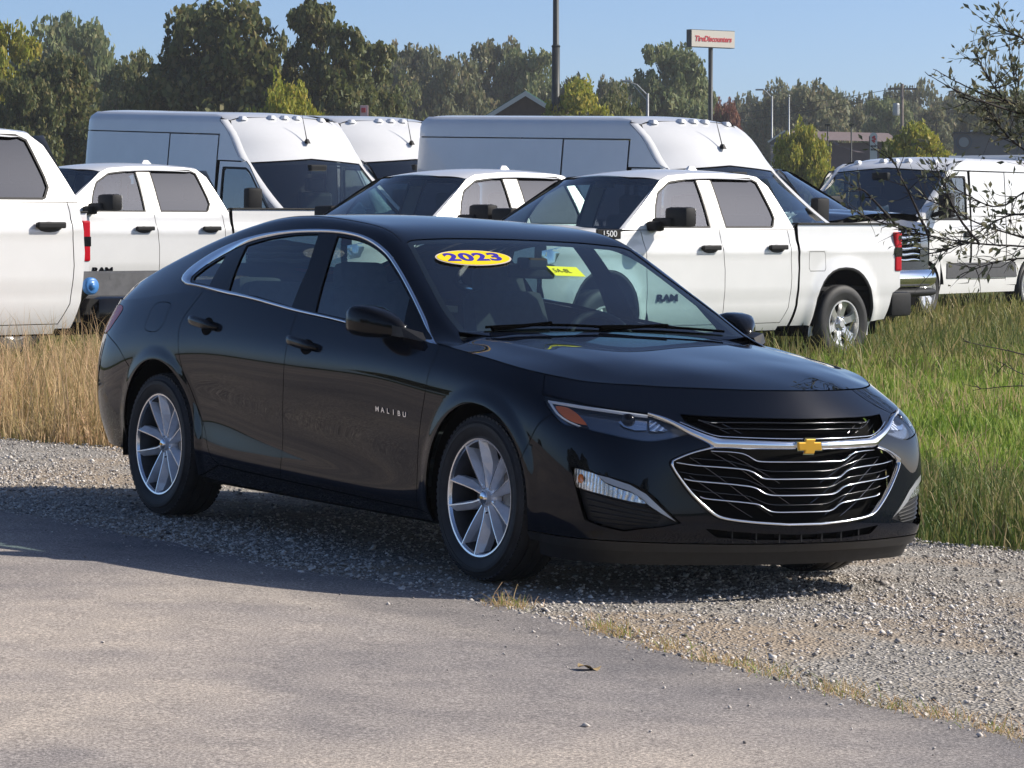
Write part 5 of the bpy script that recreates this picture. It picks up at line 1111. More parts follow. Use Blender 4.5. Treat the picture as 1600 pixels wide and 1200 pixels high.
# strays on the asphalt
n=260; u=rng.uniform(-6,6,n); off=rng.exponential(.35,n); yy=edge_y(u)-off; X,Y=car2w(u,yy); g=chips('stray_grit',np.stack([X,Y,gz(X,Y)+.001],-1),rng.gamma(2.,.0013,n)+.002,STONE); tag(g,'stray grit scattered on the asphalt edge','gravel',kind='stuff')
# single stones big enough to pick out
for k,(a,b,s_) in enumerate(((.62,-1.66,.010),(1.95,-2.0,.009),(3.2,-2.0,.010),(3.35,-2.62,.014),(3.5,-2.5,.009),(1.3,-3.15,.008))):
    X,Y=car2w(np.array([a]),np.array([b])); o=chips('stone',np.stack([X,Y,gz(X,Y)],-1),np.array([s_]),STONE); tag(o,'small grey stone lying loose on the asphalt','stone','loose stones on the asphalt')
# dead leaf
X,Y=car2w(np.array([2.35]),np.array([-1.93])); V=[];F=[]
for i in range(7):
    t=i/6; w=.030*math.sin(math.pi*min(1,t*1.05+.05))**.8; 
    for j,q in enumerate((-1,-.4,.4,1)): V.append((.085*(t-.5),q*w*(1+.25*math.sin(9*t)),.006+.008*abs(q)*math.sin(5*t+1)+.004*math.sin(7*t)))
F=[(i*4+j,i*4+j+1,(i+1)*4+j+1,(i+1)*4+j) for i in range(6) for j in range(3)]
o=mk('dead_leaf',V,F,grime('dry_leaf',(.36,.26,.13),.8,.3,40)); o.location=(float(X[0]),float(Y[0]),float(gz(X,Y)[0])+.004); o.rotation_euler=(0,0,.5); tag(o,'curled tan dead leaf lying on the asphalt','leaf')
# --- grass
def grass_mat(name,cols,trans=.35):
    m=bpy.data.materials.new(name); m.use_nodes=True; t=m.node_tree; b=t.nodes['Principled BSDF']; out=t.nodes['Material Output']
    g=N(m,'ShaderNodeNewGeometry'); c=coords(m); nz=noise(m,c,.9,3,.6); ad=N(m,'ShaderNodeMath'); ad.operation='MULTIPLY_ADD'; L(m,nz,ad.inputs[0]); ad.inputs[1].default_value=.9; 
    sb=N(m,'ShaderNodeMath'); sb.operation='MULTIPLY_ADD'; L(m,g.outputs['Random Per Island'],sb.inputs[0]); sb.inputs[1].default_value=.7; sb.inputs[2].default_value=-.30; L(m,sb.outputs[0],ad.inputs[2])
    col=ramp(m,ad.outputs[0],cols); L(m,col,b.inputs['Base Color']); b.inputs['Roughness'].default_value=.6; b.inputs['Specular IOR Level'].default_value=.3
    tr=t.nodes.new('ShaderNodeBsdfTranslucent'); L(m,col,tr.inputs[0]); mx=t.nodes.new('ShaderNodeMixShader'); mx.inputs[0].default_value=trans; L(m,b.outputs[0],mx.inputs[1]); L(m,tr.outputs[0],mx.inputs[2]); L(m,mx.outputs[0],out.inputs[0]); return m
DRY=grass_mat('dry_grass',[(.10,(.26,.23,.08)),(.3,(.48,.36,.17)),(.6,(.68,.50,.28)),(.9,(.78,.51,.31))])
GREEN=grass_mat('green_grass',[(.1,(.11,.19,.025)),(.4,(.23,.35,.045)),(.65,(.32,.42,.07)),(.9,(.52,.48,.18))])
OLIVE=grass_mat('olive_grass',[(.1,(.10,.13,.03)),(.4,(.20,.22,.06)),(.65,(.30,.27,.09)),(.9,(.46,.36,.18))])
WEED=grass_mat('weedy_grass',[(.1,(.06,.11,.025)),(.4,(.12,.18,.04)),(.65,(.21,.22,.07)),(.9,(.40,.33,.16))])
def blades(name,X,Y,h,w,mat,label,lean=.35,z0=-.02):
    n=len(X); a=rng.uniform(0,6.283,n); ln=np.abs(rng.normal(0,lean,n))+.05; la=rng.uniform(0,6.283,n)
    d=np.stack([np.cos(a),np.sin(a),np.zeros(n)],-1)*w[:,None]; l=np.stack([np.cos(la),np.sin(la),np.zeros(n)],-1)*(ln*h)[:,None]
    B=np.stack([X,Y,gz(X,Y)+z0],-1); up=np.array([0,0,1.])
    p1=B+up*(h*.45)[:,None]+l*.25; p2=B+up*(h*.8)[:,None]+l*.62; p3=B+up*(h*(1-.25*ln))[:,None]+l
    V=np.stack([B-d*.5,B+d*.5,p1-d*.45,p1+d*.45,p2-d*.28,p2+d*.28,p3],1).reshape(-1,3)
    i=np.arange(n)[:,None]*7; F=np.concatenate([i+np.array([[0,1,3]]),i+np.array([[0,3,2]]),i+np.array([[2,3,5]]),i+np.array([[2,5,4]]),i+np.array([[4,5,6]])],0)
    o=mk(name,V,F,mat); return tag(o,label,'grass',kind='stuff')
def zone(n,xr_,yr_,test):
    X=rng.uniform(*xr_,n);Y=rng.uniform(*yr_,n); xc_,yc_=w2car(X,Y); k=test(X,Y,xc_,yc_); return X[k],Y[k]
beyond=lambda X,Y,a,b:b>far_y(a)+.03
# left: tall dry stand
X,Y=zone(62000,(-6.5,-.3),(17.5,27.5),beyond); cl=np.sin(X*2.7+Y*1.1)+np.sin(X*1.3-Y*2.3+1); h=.25+.12*rng.normal(0,1,len(X))+.10*cl; h=np.clip(h*np.clip(smooth01(0,1.0,(w2car(X,Y)[1]-far_y(w2car(X,Y)[0])))+.25,0,1.1),.06,.75)
blades('dry_grass',X,Y,h,np.full(len(X),.007),DRY,'tall straw-coloured dry grass left of the sedan behind the gravel',.5)
X,Y=zone(2600,(-6,-1),(19,26),beyond); blades('seed_stalks',X,Y,rng.uniform(.45,.85,len(X)),np.full(len(X),.005),DRY,'taller seed stalks standing in the dry grass at left',.35)
# right: weeds by the gravel, then mown green, then dry by the trucks
X,Y=zone(45000,(.2,5.5),(13.2,22),lambda X,Y,a,b:(b>far_y(a))&(b<far_y(a)+2.6)); d=w2car(X,Y)[1]-far_y(w2car(X,Y)[0]); h=np.clip((.08+.15*smooth01(0,.8,d)*(1-.5*smooth01(1.2,2.4,d)))*(1+.35*rng.normal(0,1,len(X))),.05,.75)
blades('weedy_grass',X,Y,h,np.full(len(X),.0075),WEED,'dark weedy grass along the gravel edge right of the sedan',.45)
X,Y=zone(82000,(1.2,7.5),(16.,36),lambda X,Y,a,b:(b>far_y(a)+1.4)); h=np.clip(.09+.04*rng.normal(0,1,len(X))+.04*np.sin(X*3+Y*2)*np.sin(X*1.3-Y*.9),.03,.35)
blades('green_grass',X,Y,h,np.full(len(X),.010),GREEN,'bright green short grass at the right before the white pickup',.4)
X,Y=zone(10000,(1.0,6.5),(13.5,34),lambda X,Y,a,b:(b>far_y(a)+.1)&(np.sin(X*2.3+Y*.7)+np.sin(Y*1.9-X)>.1)); blades('straw_in_green',X,Y,np.clip(.16+.09*rng.normal(0,1,len(X)),.05,.5),np.full(len(X),.006),DRY,'straw stalks mixed into the green grass at the right',.6)
X,Y=zone(26000,(-6,9),(30,52),lambda X,Y,a,b:np.ones(len(X),bool)); blades('far_grass',X,Y,np.clip(.17+.08*rng.normal(0,1,len(X)),.06,.5),np.full(len(X),.016),OLIVE,'olive grass between the parked trucks and vans',.5)
X,Y=zone(9000,(-2,2.2),(16.5,27),beyond); blades('mixed_grass',X,Y,np.clip(.2+.08*rng.normal(0,1,len(X)),.06,.5),np.full(len(X),.009),DRY,'mixed dry grass behind the sedan',.5)
X,Y=zone(1500,(2.5,6.5),(33,37),lambda X,Y,a,b:np.ones(len(X),bool)); blades('truck_side_tufts',X,Y,np.clip(.28+.1*rng.normal(0,1,len(X)),.1,.6),np.full(len(X),.010),WEED,'tufts standing at the tail of the white pickup',.5)
# dry tufts on the asphalt edge
for nm,mat_,cnt in (('edge_tufts',DRY,1300),('edge_green_tufts',GREEN,260)):
    c0=np.array([.72,.78,1.45,1.62,1.95,2.30,2.42,2.62,2.95,3.08,3.35,3.55,3.80,4.0]); k=rng.integers(0,len(c0),cnt); a=c0[k]+rng.normal(0,.055,cnt); b=edge_y(a)+rng.normal(.05,.05,cnt); X,Y=car2w(a,b)
    blades(nm,X,Y,np.clip(rng.gamma(2.,.013,cnt),.008,.11),np.full(cnt,.0032),mat_,'short %s tufts rooted along the asphalt edge'%('straw' if mat_ is DRY else 'green'),1.3,-.004)
# ================================================================= trees, buildings, signs
def leaf_mat(name,cols,trans=.25):
    m=grass_mat(name,cols,trans); return m
def at(u,v,d):
    """world point at distance d (m along Y) on the line of sight of photo column u, row v"""
    f=5159.19; a=(u-800)/f; b=-(v-600)/f; c,s=math.cos(PITCH),math.sin(PITCH); y=c-b*s; z=s+b*c; k=d/y; return Vector((a*k,d,1.4157+z*k))
BARK=grime('bark',(.055,.045,.036),.9,.3,6)
def make_tree(name,mat,h,r,seed,nl=9000,leaf=.16,lobes=9,base=.22,dense=.8):
    """trunk with limbs and a crown of small leaf faces in uneven clumps, unit height h, radius r"""
    g=np.random.default_rng(seed); T=empty(name); m=MB(); tr=h*.018+.05
    m.tube([(0,0,-.3),(.02*h,0,h*.25),(-.01*h,.01*h,h*.5),(.01*h,0,h*.85)],[tr*1.3,tr,tr*.7,tr*.2],8)
    C=[]
    for k in range(lobes):
        a=k*2.399+g.uniform(-.4,.4); t=(k+.5)/lobes; zz=h*(base+ (1-base)*(.12+.80*t)); rad=r*(.30+.75*math.sin(math.pi*min(1,.18+.74*t)))*g.uniform(.55,.95); c=np.array([math.cos(a)*rad*.75,math.sin(a)*rad*.75,zz]); R_=r*g.uniform(.34,.52)*(1.1-.45*t); C.append((c,R_))
        m.tube([(0,0,h*(.2+.3*t)),tuple(c*np.array([.5,.5,1])-np.array([0,0,R_*.5])),tuple(c)],[tr*.5,tr*.3,tr*.08],5)
    C.append((np.array([0,0,h*.55]),r*.60)); C.append((np.array([0,0,h*.90]),h*.10+.05*r))
    m.build('trunk',BARK,T,smooth=True)
    # clumps on the lobes, leaves on the clumps
    cl=[]
    for c,R_ in C:
        n=int(40*(R_/r*2)**2)+10; d=g.normal(0,1,(n,3)); d/=np.linalg.norm(d,axis=1,keepdims=True); d[:,2]=np.abs(d[:,2])*.9+d[:,2]*.1-.12; q=c+d*R_*g.uniform(.55,1.08,(n,1))*np.array([1,1,.85]); cl+= [(p,R_*g.uniform(.20,.42)) for p in q]
    cp=np.array([p for p,_ in cl]); cr=np.array([s for _,s in cl]); w=cr**2; k=g.choice(len(cl),nl,p=w/w.sum())
    d=g.normal(0,1,(nl,3)); d/=np.linalg.norm(d,axis=1,keepdims=True); P=cp[k]+d*(cr[k]*g.uniform(.25,1.,nl)**.5)[:,None]*np.array([1,1,.75]); P=P[P[:,2]>h*base*.6]; n=len(P)
    s=leaf*g.uniform(.55,1.3,n); a=g.normal(0,1,(n,3)); a/=np.linalg.norm(a,axis=1,keepdims=True); b=np.cross(a,g.normal(0,1,(n,3))); b/=np.linalg.norm(b,axis=1,keepdims=True)+1e-9
    V=np.stack([P-a*s[:,None],P+b*s[:,None]*.6,P+a*s[:,None],P-b*s[:,None]*.6],1).reshape(-1,3); F=(np.arange(n)[:,None]*4+np.arange(4)[None])
    mk('crown',V,F,mat,T,smooth=False); return T
LM=dict(dark=leaf_mat('leaf_dark',[(.1,(.058,.081,.029)),(.4,(.111,.137,.044)),(.65,(.176,.182,.060)),(.9,(.273,.221,.091))],.35),  # leaf tones brightened in place of thicker haze
 olive=leaf_mat('leaf_olive',[(.1,(.091,.117,.044)),(.4,(.156,.182,.062)),(.65,(.215,.221,.085)),(.9,(.299,.247,.111))],.35),
 yellow=leaf_mat('leaf_yellow',[(.1,(.182,.221,.033)),(.4,(.325,.351,.046)),(.65,(.429,.403,.058)),(.9,(.546,.429,.091))],.35),
 pale=leaf_mat('leaf_pale',[(.1,(.130,.176,.081)),(.4,(.202,.247,.104)),(.65,(.260,.286,.124)),(.9,(.338,.312,.156))],.35),
 hazy=leaf_mat('leaf_haze_tone',[(.1,(.124,.150,.085)),(.4,(.189,.208,.104)),(.65,(.240,.234,.117)),(.9,(.325,.260,.156))],.35),  # haze put into the far leaf colour
 red=leaf_mat('leaf_red',[(.1,(.156,.058,.046)),(.4,(.260,.098,.072)),(.65,(.312,.156,.098)),(.9,(.390,.234,.130))],.35))
PROT={}
def proto(kind,shape):
    if (kind,shape) not in PROT:
        h,r,lob,nl,lf=dict(tall=(10,4.2,15,26000,.20),round=(10,5.2,15,26000,.21),wide=(10,7.,18,27000,.255),bush=(10,8.,15,20000,.28))[shape]
        PROT[(kind,shape)]=[make_tree('tree',LM[kind],h,r,hash((kind,shape))%1000 if False else (sum(map(ord,kind+shape))),nl,lf,lob,.06 if shape=='bush' else .12),False]
    return PROT[(kind,shape)]
def tree_at(u,top,hw,d,kind,shape,label,group='trees beyond the parked vehicles',name='tree'):
    p=proto(kind,shape); o=p[0] if not p[1] else copy_tree(p[0]); p[1]=True
    b=at(u,340,d); t=at(u,top,d); zg=.3; h=t.z-zg; r=hw*d/5159.19; pr=dict(tall=4.2,round=5.2,wide=7.,bush=8.)[shape]
    o.name=name; o.location=(b.x,d,zg); o.scale=(r/pr*1.22,r/pr*1.22,h/10*1.0); o.rotation_euler=(0,0,random.uniform(0,6.28)); tag(o,label,'tree',group); return o
for a in [(8,38,62,150,'yellow','round','yellow-green tree at the left picture edge'),
 (108,36,92,230,'pale','wide','pale green tree showing highest behind the dark left trees'),
 (98,82,78,140,'dark','round','dark low tree right of the yellow-green edge tree'),
 (205,84,58,180,'olive','round','small olive tree between the low dark tree and the big tree'),
 (30,120,60,135,'dark','round','dark foliage low at the left edge under the yellow-green tree'),
 (255,120,70,150,'dark','wide','dark tree low in front, left of the big maple-like tree'),
 (338,-2,112,150,'dark','round','biggest dark tree with reddish-brown leaf tips, left of centre'),
 (415,60,60,155,'olive','round','brownish tree merging with the right flank of the biggest tree'),
 (508,6,76,150,'dark','tall','tall dark pointed tree right of the biggest tree'),
 (572,62,58,160,'olive','tall','narrow olive tree just right of the tall dark tree'),
 (455,132,62,120,'yellow','bush','yellow-green bush above the roof of the left van'),
 (640,68,62,260,'hazy','round','hazy brown-green tree first right of the dark group'),
 (700,92,62,255,'hazy','wide','lower hazy tree above the middle van rear'),
 (768,62,64,265,'hazy','round','hazy tree with the highest crown left of the tall black pole'),
 (828,74,58,262,'pale','round','grey-green hazy tree just left of the tall black pole'),
 (600,120,70,250,'olive','wide','low olive tree over the gap between the two large vans'),
 (895,118,40,240,'hazy','tall','thin hazy tree right of the tall black pole'),
 (902,132,62,150,'yellow','round','yellowish small tree at the foot of the tall black pole'),
 (955,150,48,155,'olive','bush','round olive bush left of the street lamp'),
 (955,122,34,240,'hazy','round','small hazy tree left of the large round tree'),
 (1040,66,72,230,'pale','round','large round grey-green tree left of the red lettered sign'),
 (1098,118,32,235,'pale','tall','narrow tree behind the pole of the red lettered sign'),
 (1137,156,30,220,'red','round','small reddish tree right of the red lettered sign pole'),
 (1205,148,36,270,'hazy','tall','hazy tree left of the thin flagpole'),
 (1262,142,74,270,'hazy','wide','broad hazy tree above the brown-roofed building'),
 (1330,168,44,275,'hazy','round','low hazy tree above the right end of the brown roof'),
 (1383,152,44,262,'pale','round','grey-green tree left of the utility pole'),
 (1432,198,58,130,'yellow','round','yellow-green tree in front of the utility pole'),
 (1462,164,50,268,'hazy','round','hazy tree right of the utility pole'),
 (1530,152,62,270,'olive','round','olive tree above the grey shop building'),
 (1592,140,62,270,'pale','round','tree at the right edge behind the leafy shrub'),
 (1250,200,46,135,'yellow','bush','small young tree before the pink-walled shop'),]:
    tree_at(*a[:6],a[6])
# far wood filling the skyline
for k,u in enumerate((660,735,805,870,930,1000,1080,1170,1235,1300,1360,1420,1500,1570)):
    tree_at(u,150+12*math.sin(k*2.1),55,330,'hazy','wide','far hazy tree of the skyline wood, %s from the left'%('first second third fourth fifth sixth seventh eighth ninth tenth eleventh twelfth thirteenth fourteenth'.split()[k]),group='far wood on the skyline')
# trees off to the left, mirrored in the sedan's doors
for k,(X_,Y_,s_,kd,sh) in enumerate(((-150,58,.8,'dark','round'),(-175,95,1.,'olive','wide'),(-190,60,.9,'dark','wide'),(-165,84,.8,'olive','round'),(-185,36,.9,'dark','tall'),(-210,75,1.1,'hazy','wide'))):
    o=copy_tree(proto(kd,sh)[0]); o.location=(X_,Y_,.3); o.scale=(s_*1.2,s_*1.2,s_*.75); tag(o,'tree standing off the left side of the picture','tree','trees off to the left')
# unseen trees added behind the camera to darken reflections in paint and glass
for k in range(12):
    o=copy_tree(proto(('dark','olive')[k%2],('wide','round','wide')[k%3])[0]); a_=math.radians(178+k*11); o.location=(46*math.cos(a_)+4*math.sin(k*3.),-14+40*math.sin(a_)+4*math.cos(k*5.),-.3); o.scale=(1.0+.2*math.sin(k*2.2),)*2+(.85+.25*math.sin(k*1.7),); o.rotation_euler=(0,0,k*1.3); tag(o,'unseen tree added behind the camera to darken reflections','tree','unseen trees added to darken reflections')
# --- poles and signs
POLEB=grime('dark_green_black_pole',(.012,.018,.018),.5,.2,4); POLEG=grime('galvanised_pole',(.42,.43,.44),.5,.15,5,metal=.3)
def post(name,u,v0,v1,d,w,mat,label,cat,w2=None,group=None):
    a=at(u,v1,d); b=at(u,v0,d); T=empty(name,(a.x,d,0),label=label,cat=cat,group=group); m=MB(); m.tube([(0,0,0),(0,0,b.z)],[w/2,(w2 or w)/2],12); m.build('pole',mat,T,smooth=True); return T,b.z
T,_=post('light_mast',868.5,72,170,150,.36,POLEB,'tall dark pole reaching out of the picture top above the vans','pole'); z1=at(868,72,150).z; m=MB(); m.tube([(0,0,z1),(0,0,z1+.05),(0,0,16.)],[.19,.14,.12],12); m.build('upper_pole',POLEB,T,smooth=True); m=MB(); m.lathe([(.19,z1-.05),(.21,z1),(.15,z1+.06)],12,'Z'); m.build('collar',POLEB,T); m=MB(); m.box((0,0,16.),(1.8,.5,.16),bev=.04); m.build('lamp_head',POLEB,T)
T,zt_=post('pylon_sign',1110,75,185,190,.26,POLEB,'roadside sign with red TireDiscounters lettering on a cream board atop a dark pole','sign',.26)
zc=at(1110,61,190).z; RZ=math.radians(35); cab_=bpy.data.objects.new('sign_box',None); COL.objects.link(cab_); cab_.parent=T; cab_.location=(0,0,zc); cab_.rotation_euler=(0,0,RZ)
m=MB(); m.box((0,0,0),(3.2,.40,1.0)); m.build('cabinet',POLEB,cab_); 
SIGN=pm('sign_cream',(.72,.66,.57),.5); SRED=pm('sign_red',(.62,.05,.06),.5)
m=MB(); m.box((.02,-.21,0),(3.14,.03,.94)); m.build('face',SIGN,cab_)
text_mesh('lettering','TireDiscounters',.44,SRED,cab_,Matrix.Translation((0,-.235,-.02))@Matrix.Rotation(math.pi/2,4,'X'),.008,shear=.22,sx=.92,bold=.012)
T,z_=post('street_lamp',1012,146,182,170,.12,POLEG,'grey street lamp with a long arm left of the lettered sign','street lamp'); a=at(978,134,170)-at(1012,150,170); m=MB(); m.tube([(0,0,z_-.1),(a.x*.5,0,z_+.45),(a.x,0,z_+.62)],.04,6); m.tube([(0,0,z_-.4),(a.x*.5,0,z_+.25),(a.x*.8,0,z_+.55)],.025,6); m.build('arm',POLEG,T); m=MB(); m.box((a.x,0,z_+.62),(.55,.2,.12),bev=.04); m.build('lamp_head',POLEG,T)
T,z_=post('flagpole',1232.5,150,250,140,.09,POLEG,'thin pale pole beside the brown-roofed building','pole',.06); m=MB(); m.lathe([(0,.07),(.06,0),(0,-.07)],10,'Z',(0,0,z_)); m.build('finial',POLEG,T)
T,z_=post('street_lamp',1206,150,250,200,.10,POLEG,'street lamp over the middle van whose head shows against the sky','street lamp'); m=MB(); m.tube([(0,0,z_-.1),(-.4,0,z_+.32),(-.7,0,z_+.38)],.03,6); m.build('arm',POLEG,T); m=MB(); m.box((-.75,0,z_+.38),(.5,.2,.10),bev=.03); m.build('lamp_head',POLEG,T)
for u,l in ((1293,'left of two thin black lamp posts before the brown-roofed building'),(1330,'right of two thin black lamp posts before the brown-roofed building')):
    T,z_=post('lamp_post',u,196,252,140,.06,POLEB,l,'lamp post'); m=MB(); m.box((0,0,z_+.03),(.22,.22,.07),bev=.02); m.build('lamp_head',POLEB,T)
WOOD=grime('weathered_pole_wood',(.17,.14,.12),.9,.25,3)
T,z_=post('utility_pole',1409,131,245,230,.30,WOOD,'wooden utility pole with transformer and wires at the right','utility pole',.22); m=MB(); m.box((0,0,z_-.35),(2.0,.12,.14)); m.build('crossarm',WOOD,T); m=MB(); m.lathe([(0,0),(.22,0),(.24,.1),(.24,.75),(.2,.85),(0,.88)],14,'Z',(-.42,-.1,z_-2.2)); m.build('transformer',POLEG,T)
for k,dz in enumerate((.0,-.55)):
    m=MB(); e=at(1150,165,300)-at(1409,131,230); m.tube([(0,0,z_-.25+dz)]+[(-11.5*t*3.2,20*t*3,z_-.25+dz-1.5*math.sin(math.pi*t)-.3*t) for t in np.linspace(.1,1,9)],.02,4); m.build('wire',POLEB,T)
# --- buildings
BRICK=grime('dark_brown_wall',(.085,.06,.055),.85,.25,3); TRIM=pm('white_trim',(.6,.6,.58),.5); GROOF=grime('green_metal_roof',(.02,.13,.085),.4,.2,2); BROOF=grime('brown_shingles',(.20,.15,.145),.9,.2,5); BWALL=grime('mauve_wall',(.14,.105,.115),.85,.12,1.5); PINK=grime('pink_render',(.50,.33,.27),.85,.12,2); GREYW=grime('slate_grey_wall',(.105,.11,.125),.8,.12,1.5); TANW=grime('lap_siding_tan',(.30,.27,.235),.8,.12,3); DGLASS=pm('dark_window',(.02,.025,.03),.08)
a=at(821,147,170); B=empty('gabled_building',(a.x,170,.3),label='dark gabled building with white trim and green metal roof above the middle van',cat='building'); hz=a.z-.3; w=3.9; ez=hz-w*.62
m=MB(); m.prism([(-w,0),(w,0),(w,ez),(0,hz),(-w,ez)],0,9,'XZ'); m.build('wall',BRICK,B)
for s in (1,-1):
    m=MB(); m.add([(0,-.5,hz+.12),(s*(w+.5),-.5,ez-.19),(s*(w+.5),9.4,ez-.19),(0,9.4,hz+.12),(0,-.5,hz+.02),(s*(w+.5),-.5,ez-.29),(s*(w+.5),9.4,ez-.29),(0,9.4,hz+.02)],[(0,1,2,3),(4,5,6,7),(0,1,5,4),(1,2,6,5),(2,3,7,6)]); r_=m.build('roof',GROOF,B)
    for k in range(12):
        y_=-.3+k*.8; m=MB(); m.tube([(0,y_,hz+.15),(s*(w+.5),y_,ez-.16)],.03,4); m.build('standing_seam',GROOF,r_)
    m=MB(); m.add([(0,-.54,hz+.14),(s*(w+.5),-.54,ez-.17),(s*(w+.5),-.54,ez-.40),(0,-.54,hz-.12)],[(0,1,2,3)]); m.build('barge_board',TRIM,B)
m=MB(); m.add([(1.2,4,hz-.6),(3.9,4,hz-.55),(3.9,8,hz-.55),(1.2,8,hz-.6),(2.5,4,hz+.55),(2.5,8,hz+.55)],[(0,1,4),(0,4,5,3),(1,4,5,2)]); m.build('rear_gable_roof',GROOF,B)
# brown-roofed restaurant
d=180; P0=at(1203,250,d); B=empty('brown_roofed_building',(0,0,0),label='low building with brown shingle roof and mauve walls left of the pylon sign',cat='building')
def q(u,v,dd=0): p=at(u,v,d+dd); return (p.x,d+dd,p.z)
m=MB(); m.add([q(1232,225),q(1402,222),q(1402,262),q(1232,262),q(1402,222,9),q(1402,262,9)],[(0,1,2,3),(1,4,5,2)]); m.build('front_wall',BWALL,B)
m=MB(); m.add([q(1226,204,4),q(1388,208,4),q(1408,222,-.5),q(1300,219,-.5),q(1240,221,-.5)],[(0,1,2,3,4)]); m.add([q(1226,204,4),q(1240,221,-.5),q(1245,226,-1)],[(0,1,2)]); m.build('roof',BROOF,B)
m=MB(); m.add([q(1300,219,-.7),q(1312,226,-1.2),q(1352,238,-1.5),q(1340,238,-1.5),q(1305,227,-1.1)],[(0,1,2,3,4)]); m.build('hip_flashing',BROOF,B)
m=MB(); m.add([q(1201,220),q(1226,205),q(1246,220),q(1240,226),q(1205,226)],[(0,1,2,3,4)]); m.build('gable_wall',GREYW,B)
m=MB(); m.add([q(1199,221,-.4),q(1226,203,-.4),q(1226,206,-.4),q(1201,223,-.4)],[(0,1,2,3)]); m.add([q(1226,203,-.4),q(1249,221,-.4),q(1247,223,-.4),q(1226,206,-.4)],[(0,1,2,3)]); m.build('gable_trim',TRIM,B)
for k in range(7):
    v=226+k*3.6; m=MB(); m.add([q(1204,v,-.05-.0*k),q(1240,v,-.05),q(1240,v+3.4,-.16),q(1204,v+3.4,-.16)],[(0,1,2,3)]); m.build('siding_board',TANW,B)
d=150; B=empty('pink_walled_shop',(0,0,0),label='small pink-walled shop corner with a red sign left of the young tree',cat='building')
m=MB(); m.add([q(1236,233),q(1293,233),q(1293,270),q(1236,270),q(1293,233,5),q(1293,270,5),q(1236,233,5)],[(0,1,2,3),(1,4,5,2),(0,1,4,6)]); m.build('wall',PINK,B)
m=MB(); c=q(1243,241,-.06); m.lathe([(0,0),(.13,0),(.13,.03)],14,'Y',c); m.build('red_sign_disc',SRED,B)
# pylon of the neighbouring shop: rounded white panel, red emblem, two dark word rows
d=150; c=at(1365,226,d); T=empty('shop_pylon',(c.x,d,.3),label='white rounded pylon sign with red emblem before the brown roof',cat='sign'); zc=c.z-.3; W2=.165; zt2=at(1365,207,d).z-.3; zb=at(1365,256,d).z-.3
m=MB(); m.prism([(-W2,zb-1.2),(W2,zb-1.2)]+[(W2*math.cos(t),zt2-W2+W2*math.sin(t)) for t in np.linspace(0,math.pi,12)],0,.12,'XZ'); m.build('panel',TRIM,T)
m=MB(); m.prism([(-W2-.03,zb-1.2),(-W2-.001,zb-1.2),(-W2-.001,zt2-W2),(-W2-.03,zt2-W2)],0,.14,'XZ'); m.build('edge',POLEB,T)
for k in range(5):
    a_=2*math.pi*k/5; m=MB(); m.lathe([(0,0),(.055,0),(.055,.01)],10,'Y',(.05*math.cos(a_)+.01,-.015,zt2-.30+.11*math.sin(a_))); m.build('emblem_petal',SRED,T)
for k in range(2):
    for j in range(4): m=MB(); m.box((-.10+j*.065,-.01,zt2-.62-k*.15),(.045,.02,.09)); m.build('letter_block',POLEB,T)
# grey shop with round emblem
d=200; a=at(1490,209,d); B=empty('grey_shop_building',(0,0,0),label='flat-roofed slate-grey shop with a round emblem at the right',cat='building')
m=MB(); m.add([q(1490,209),q(1640,209),q(1640,262),q(1490,262),q(1490,209,8),q(1490,262,8),q(1640,209,8)],[(0,1,2,3),(0,4,5,3),(0,1,6,4)]); m.build('wall',GREYW,B)
m=MB(); a0=q(1489,207.5,-.15); a1=q(1641,207.5,-.15); m.box(((a0[0]+a1[0])/2,d-.1,a0[2]),(a1[0]-a0[0],.3,.12)); m.build('parapet_cap',POLEB,B)
c=q(1506,222,-.08); m=MB(); m.lathe([(.42,0),(.50,0),(.50,.05),(.42,.05)],28,'Y',c); m.build('emblem_ring',pm('emblem_blue',(.05,.085,.12),.5),B)
m=MB(); m.lathe([(0,0),(.30,0),(.30,.04)],24,'Y',c); m.build('emblem_disc',pm('emblem_pale',(.22,.25,.27),.5),B)
c=q(1521,206,-.1); m=MB(); m.box(c,(.35,.3,.2)); m.build('roof_unit',TRIM,B)
# small red and white panel among the trees
d=140; c=at(569,174,d); T=empty('red_white_panel',(c.x,d,.3),label='small red and white panel half hidden in the trees left of centre',cat='sign'); m=MB(); m.tube([(0,.05,0),(0,.05,c.z-.3)],.05,8); m.build('post',POLEG,T); m=MB(); m.box((0,0,c.z-.3),(.34,.05,.5),bev=.02); m.build('panel',pm('pale_pink',(.7,.45,.45),.6),T); m=MB(); m.box((-.03,-.04,c.z-.25),(.18,.03,.2),bev=.01); m.build('red_mark',SRED,T)
# ================================================================= leafy shrub reaching in from the right
SHRUB=empty('shrub',(3.05,15.6,float(gz(np.array([3.05]),np.array([15.6]))[0])),label='tall twiggy shrub with small grey-green leaves reaching in from the right edge',cat='shrub')
TWIG=grime('twig_bark',(.030,.024,.022),.85,.25,30)
SLEAF=grass_mat('shrub_leaf',[(.1,(.075,.09,.05)),(.4,(.125,.14,.08)),(.65,(.19,.195,.115)),(.9,(.29,.26,.16))],.35)
gs=np.random.default_rng(5); SO=np.array(SHRUB.location); LP=[];LD=[]
def sp(u,v,d): return np.array(at(u,v,d))-SO
def branch(pts,r0,r1,name='branch'):
    P=np.array([sp(*p) for p in pts]); n=len(P); t=np.linspace(0,n-1,n*5); P=np.stack([np.interp(t,np.arange(n),P[:,i]) for i in range(3)],1)
    P[1:-1]+=gs.normal(0,.003,(len(P)-2,3)); P[2:-2]=(P[:-4]+P[1:-3]+P[2:-2]+P[3:-1]+P[4:])/5; k=len(P); m=MB(); m.tube(P,[r0+(r1-r0)*i/(k-1) for i in range(k)],6); m.build(name,TWIG,SHRUB,smooth=True); return P
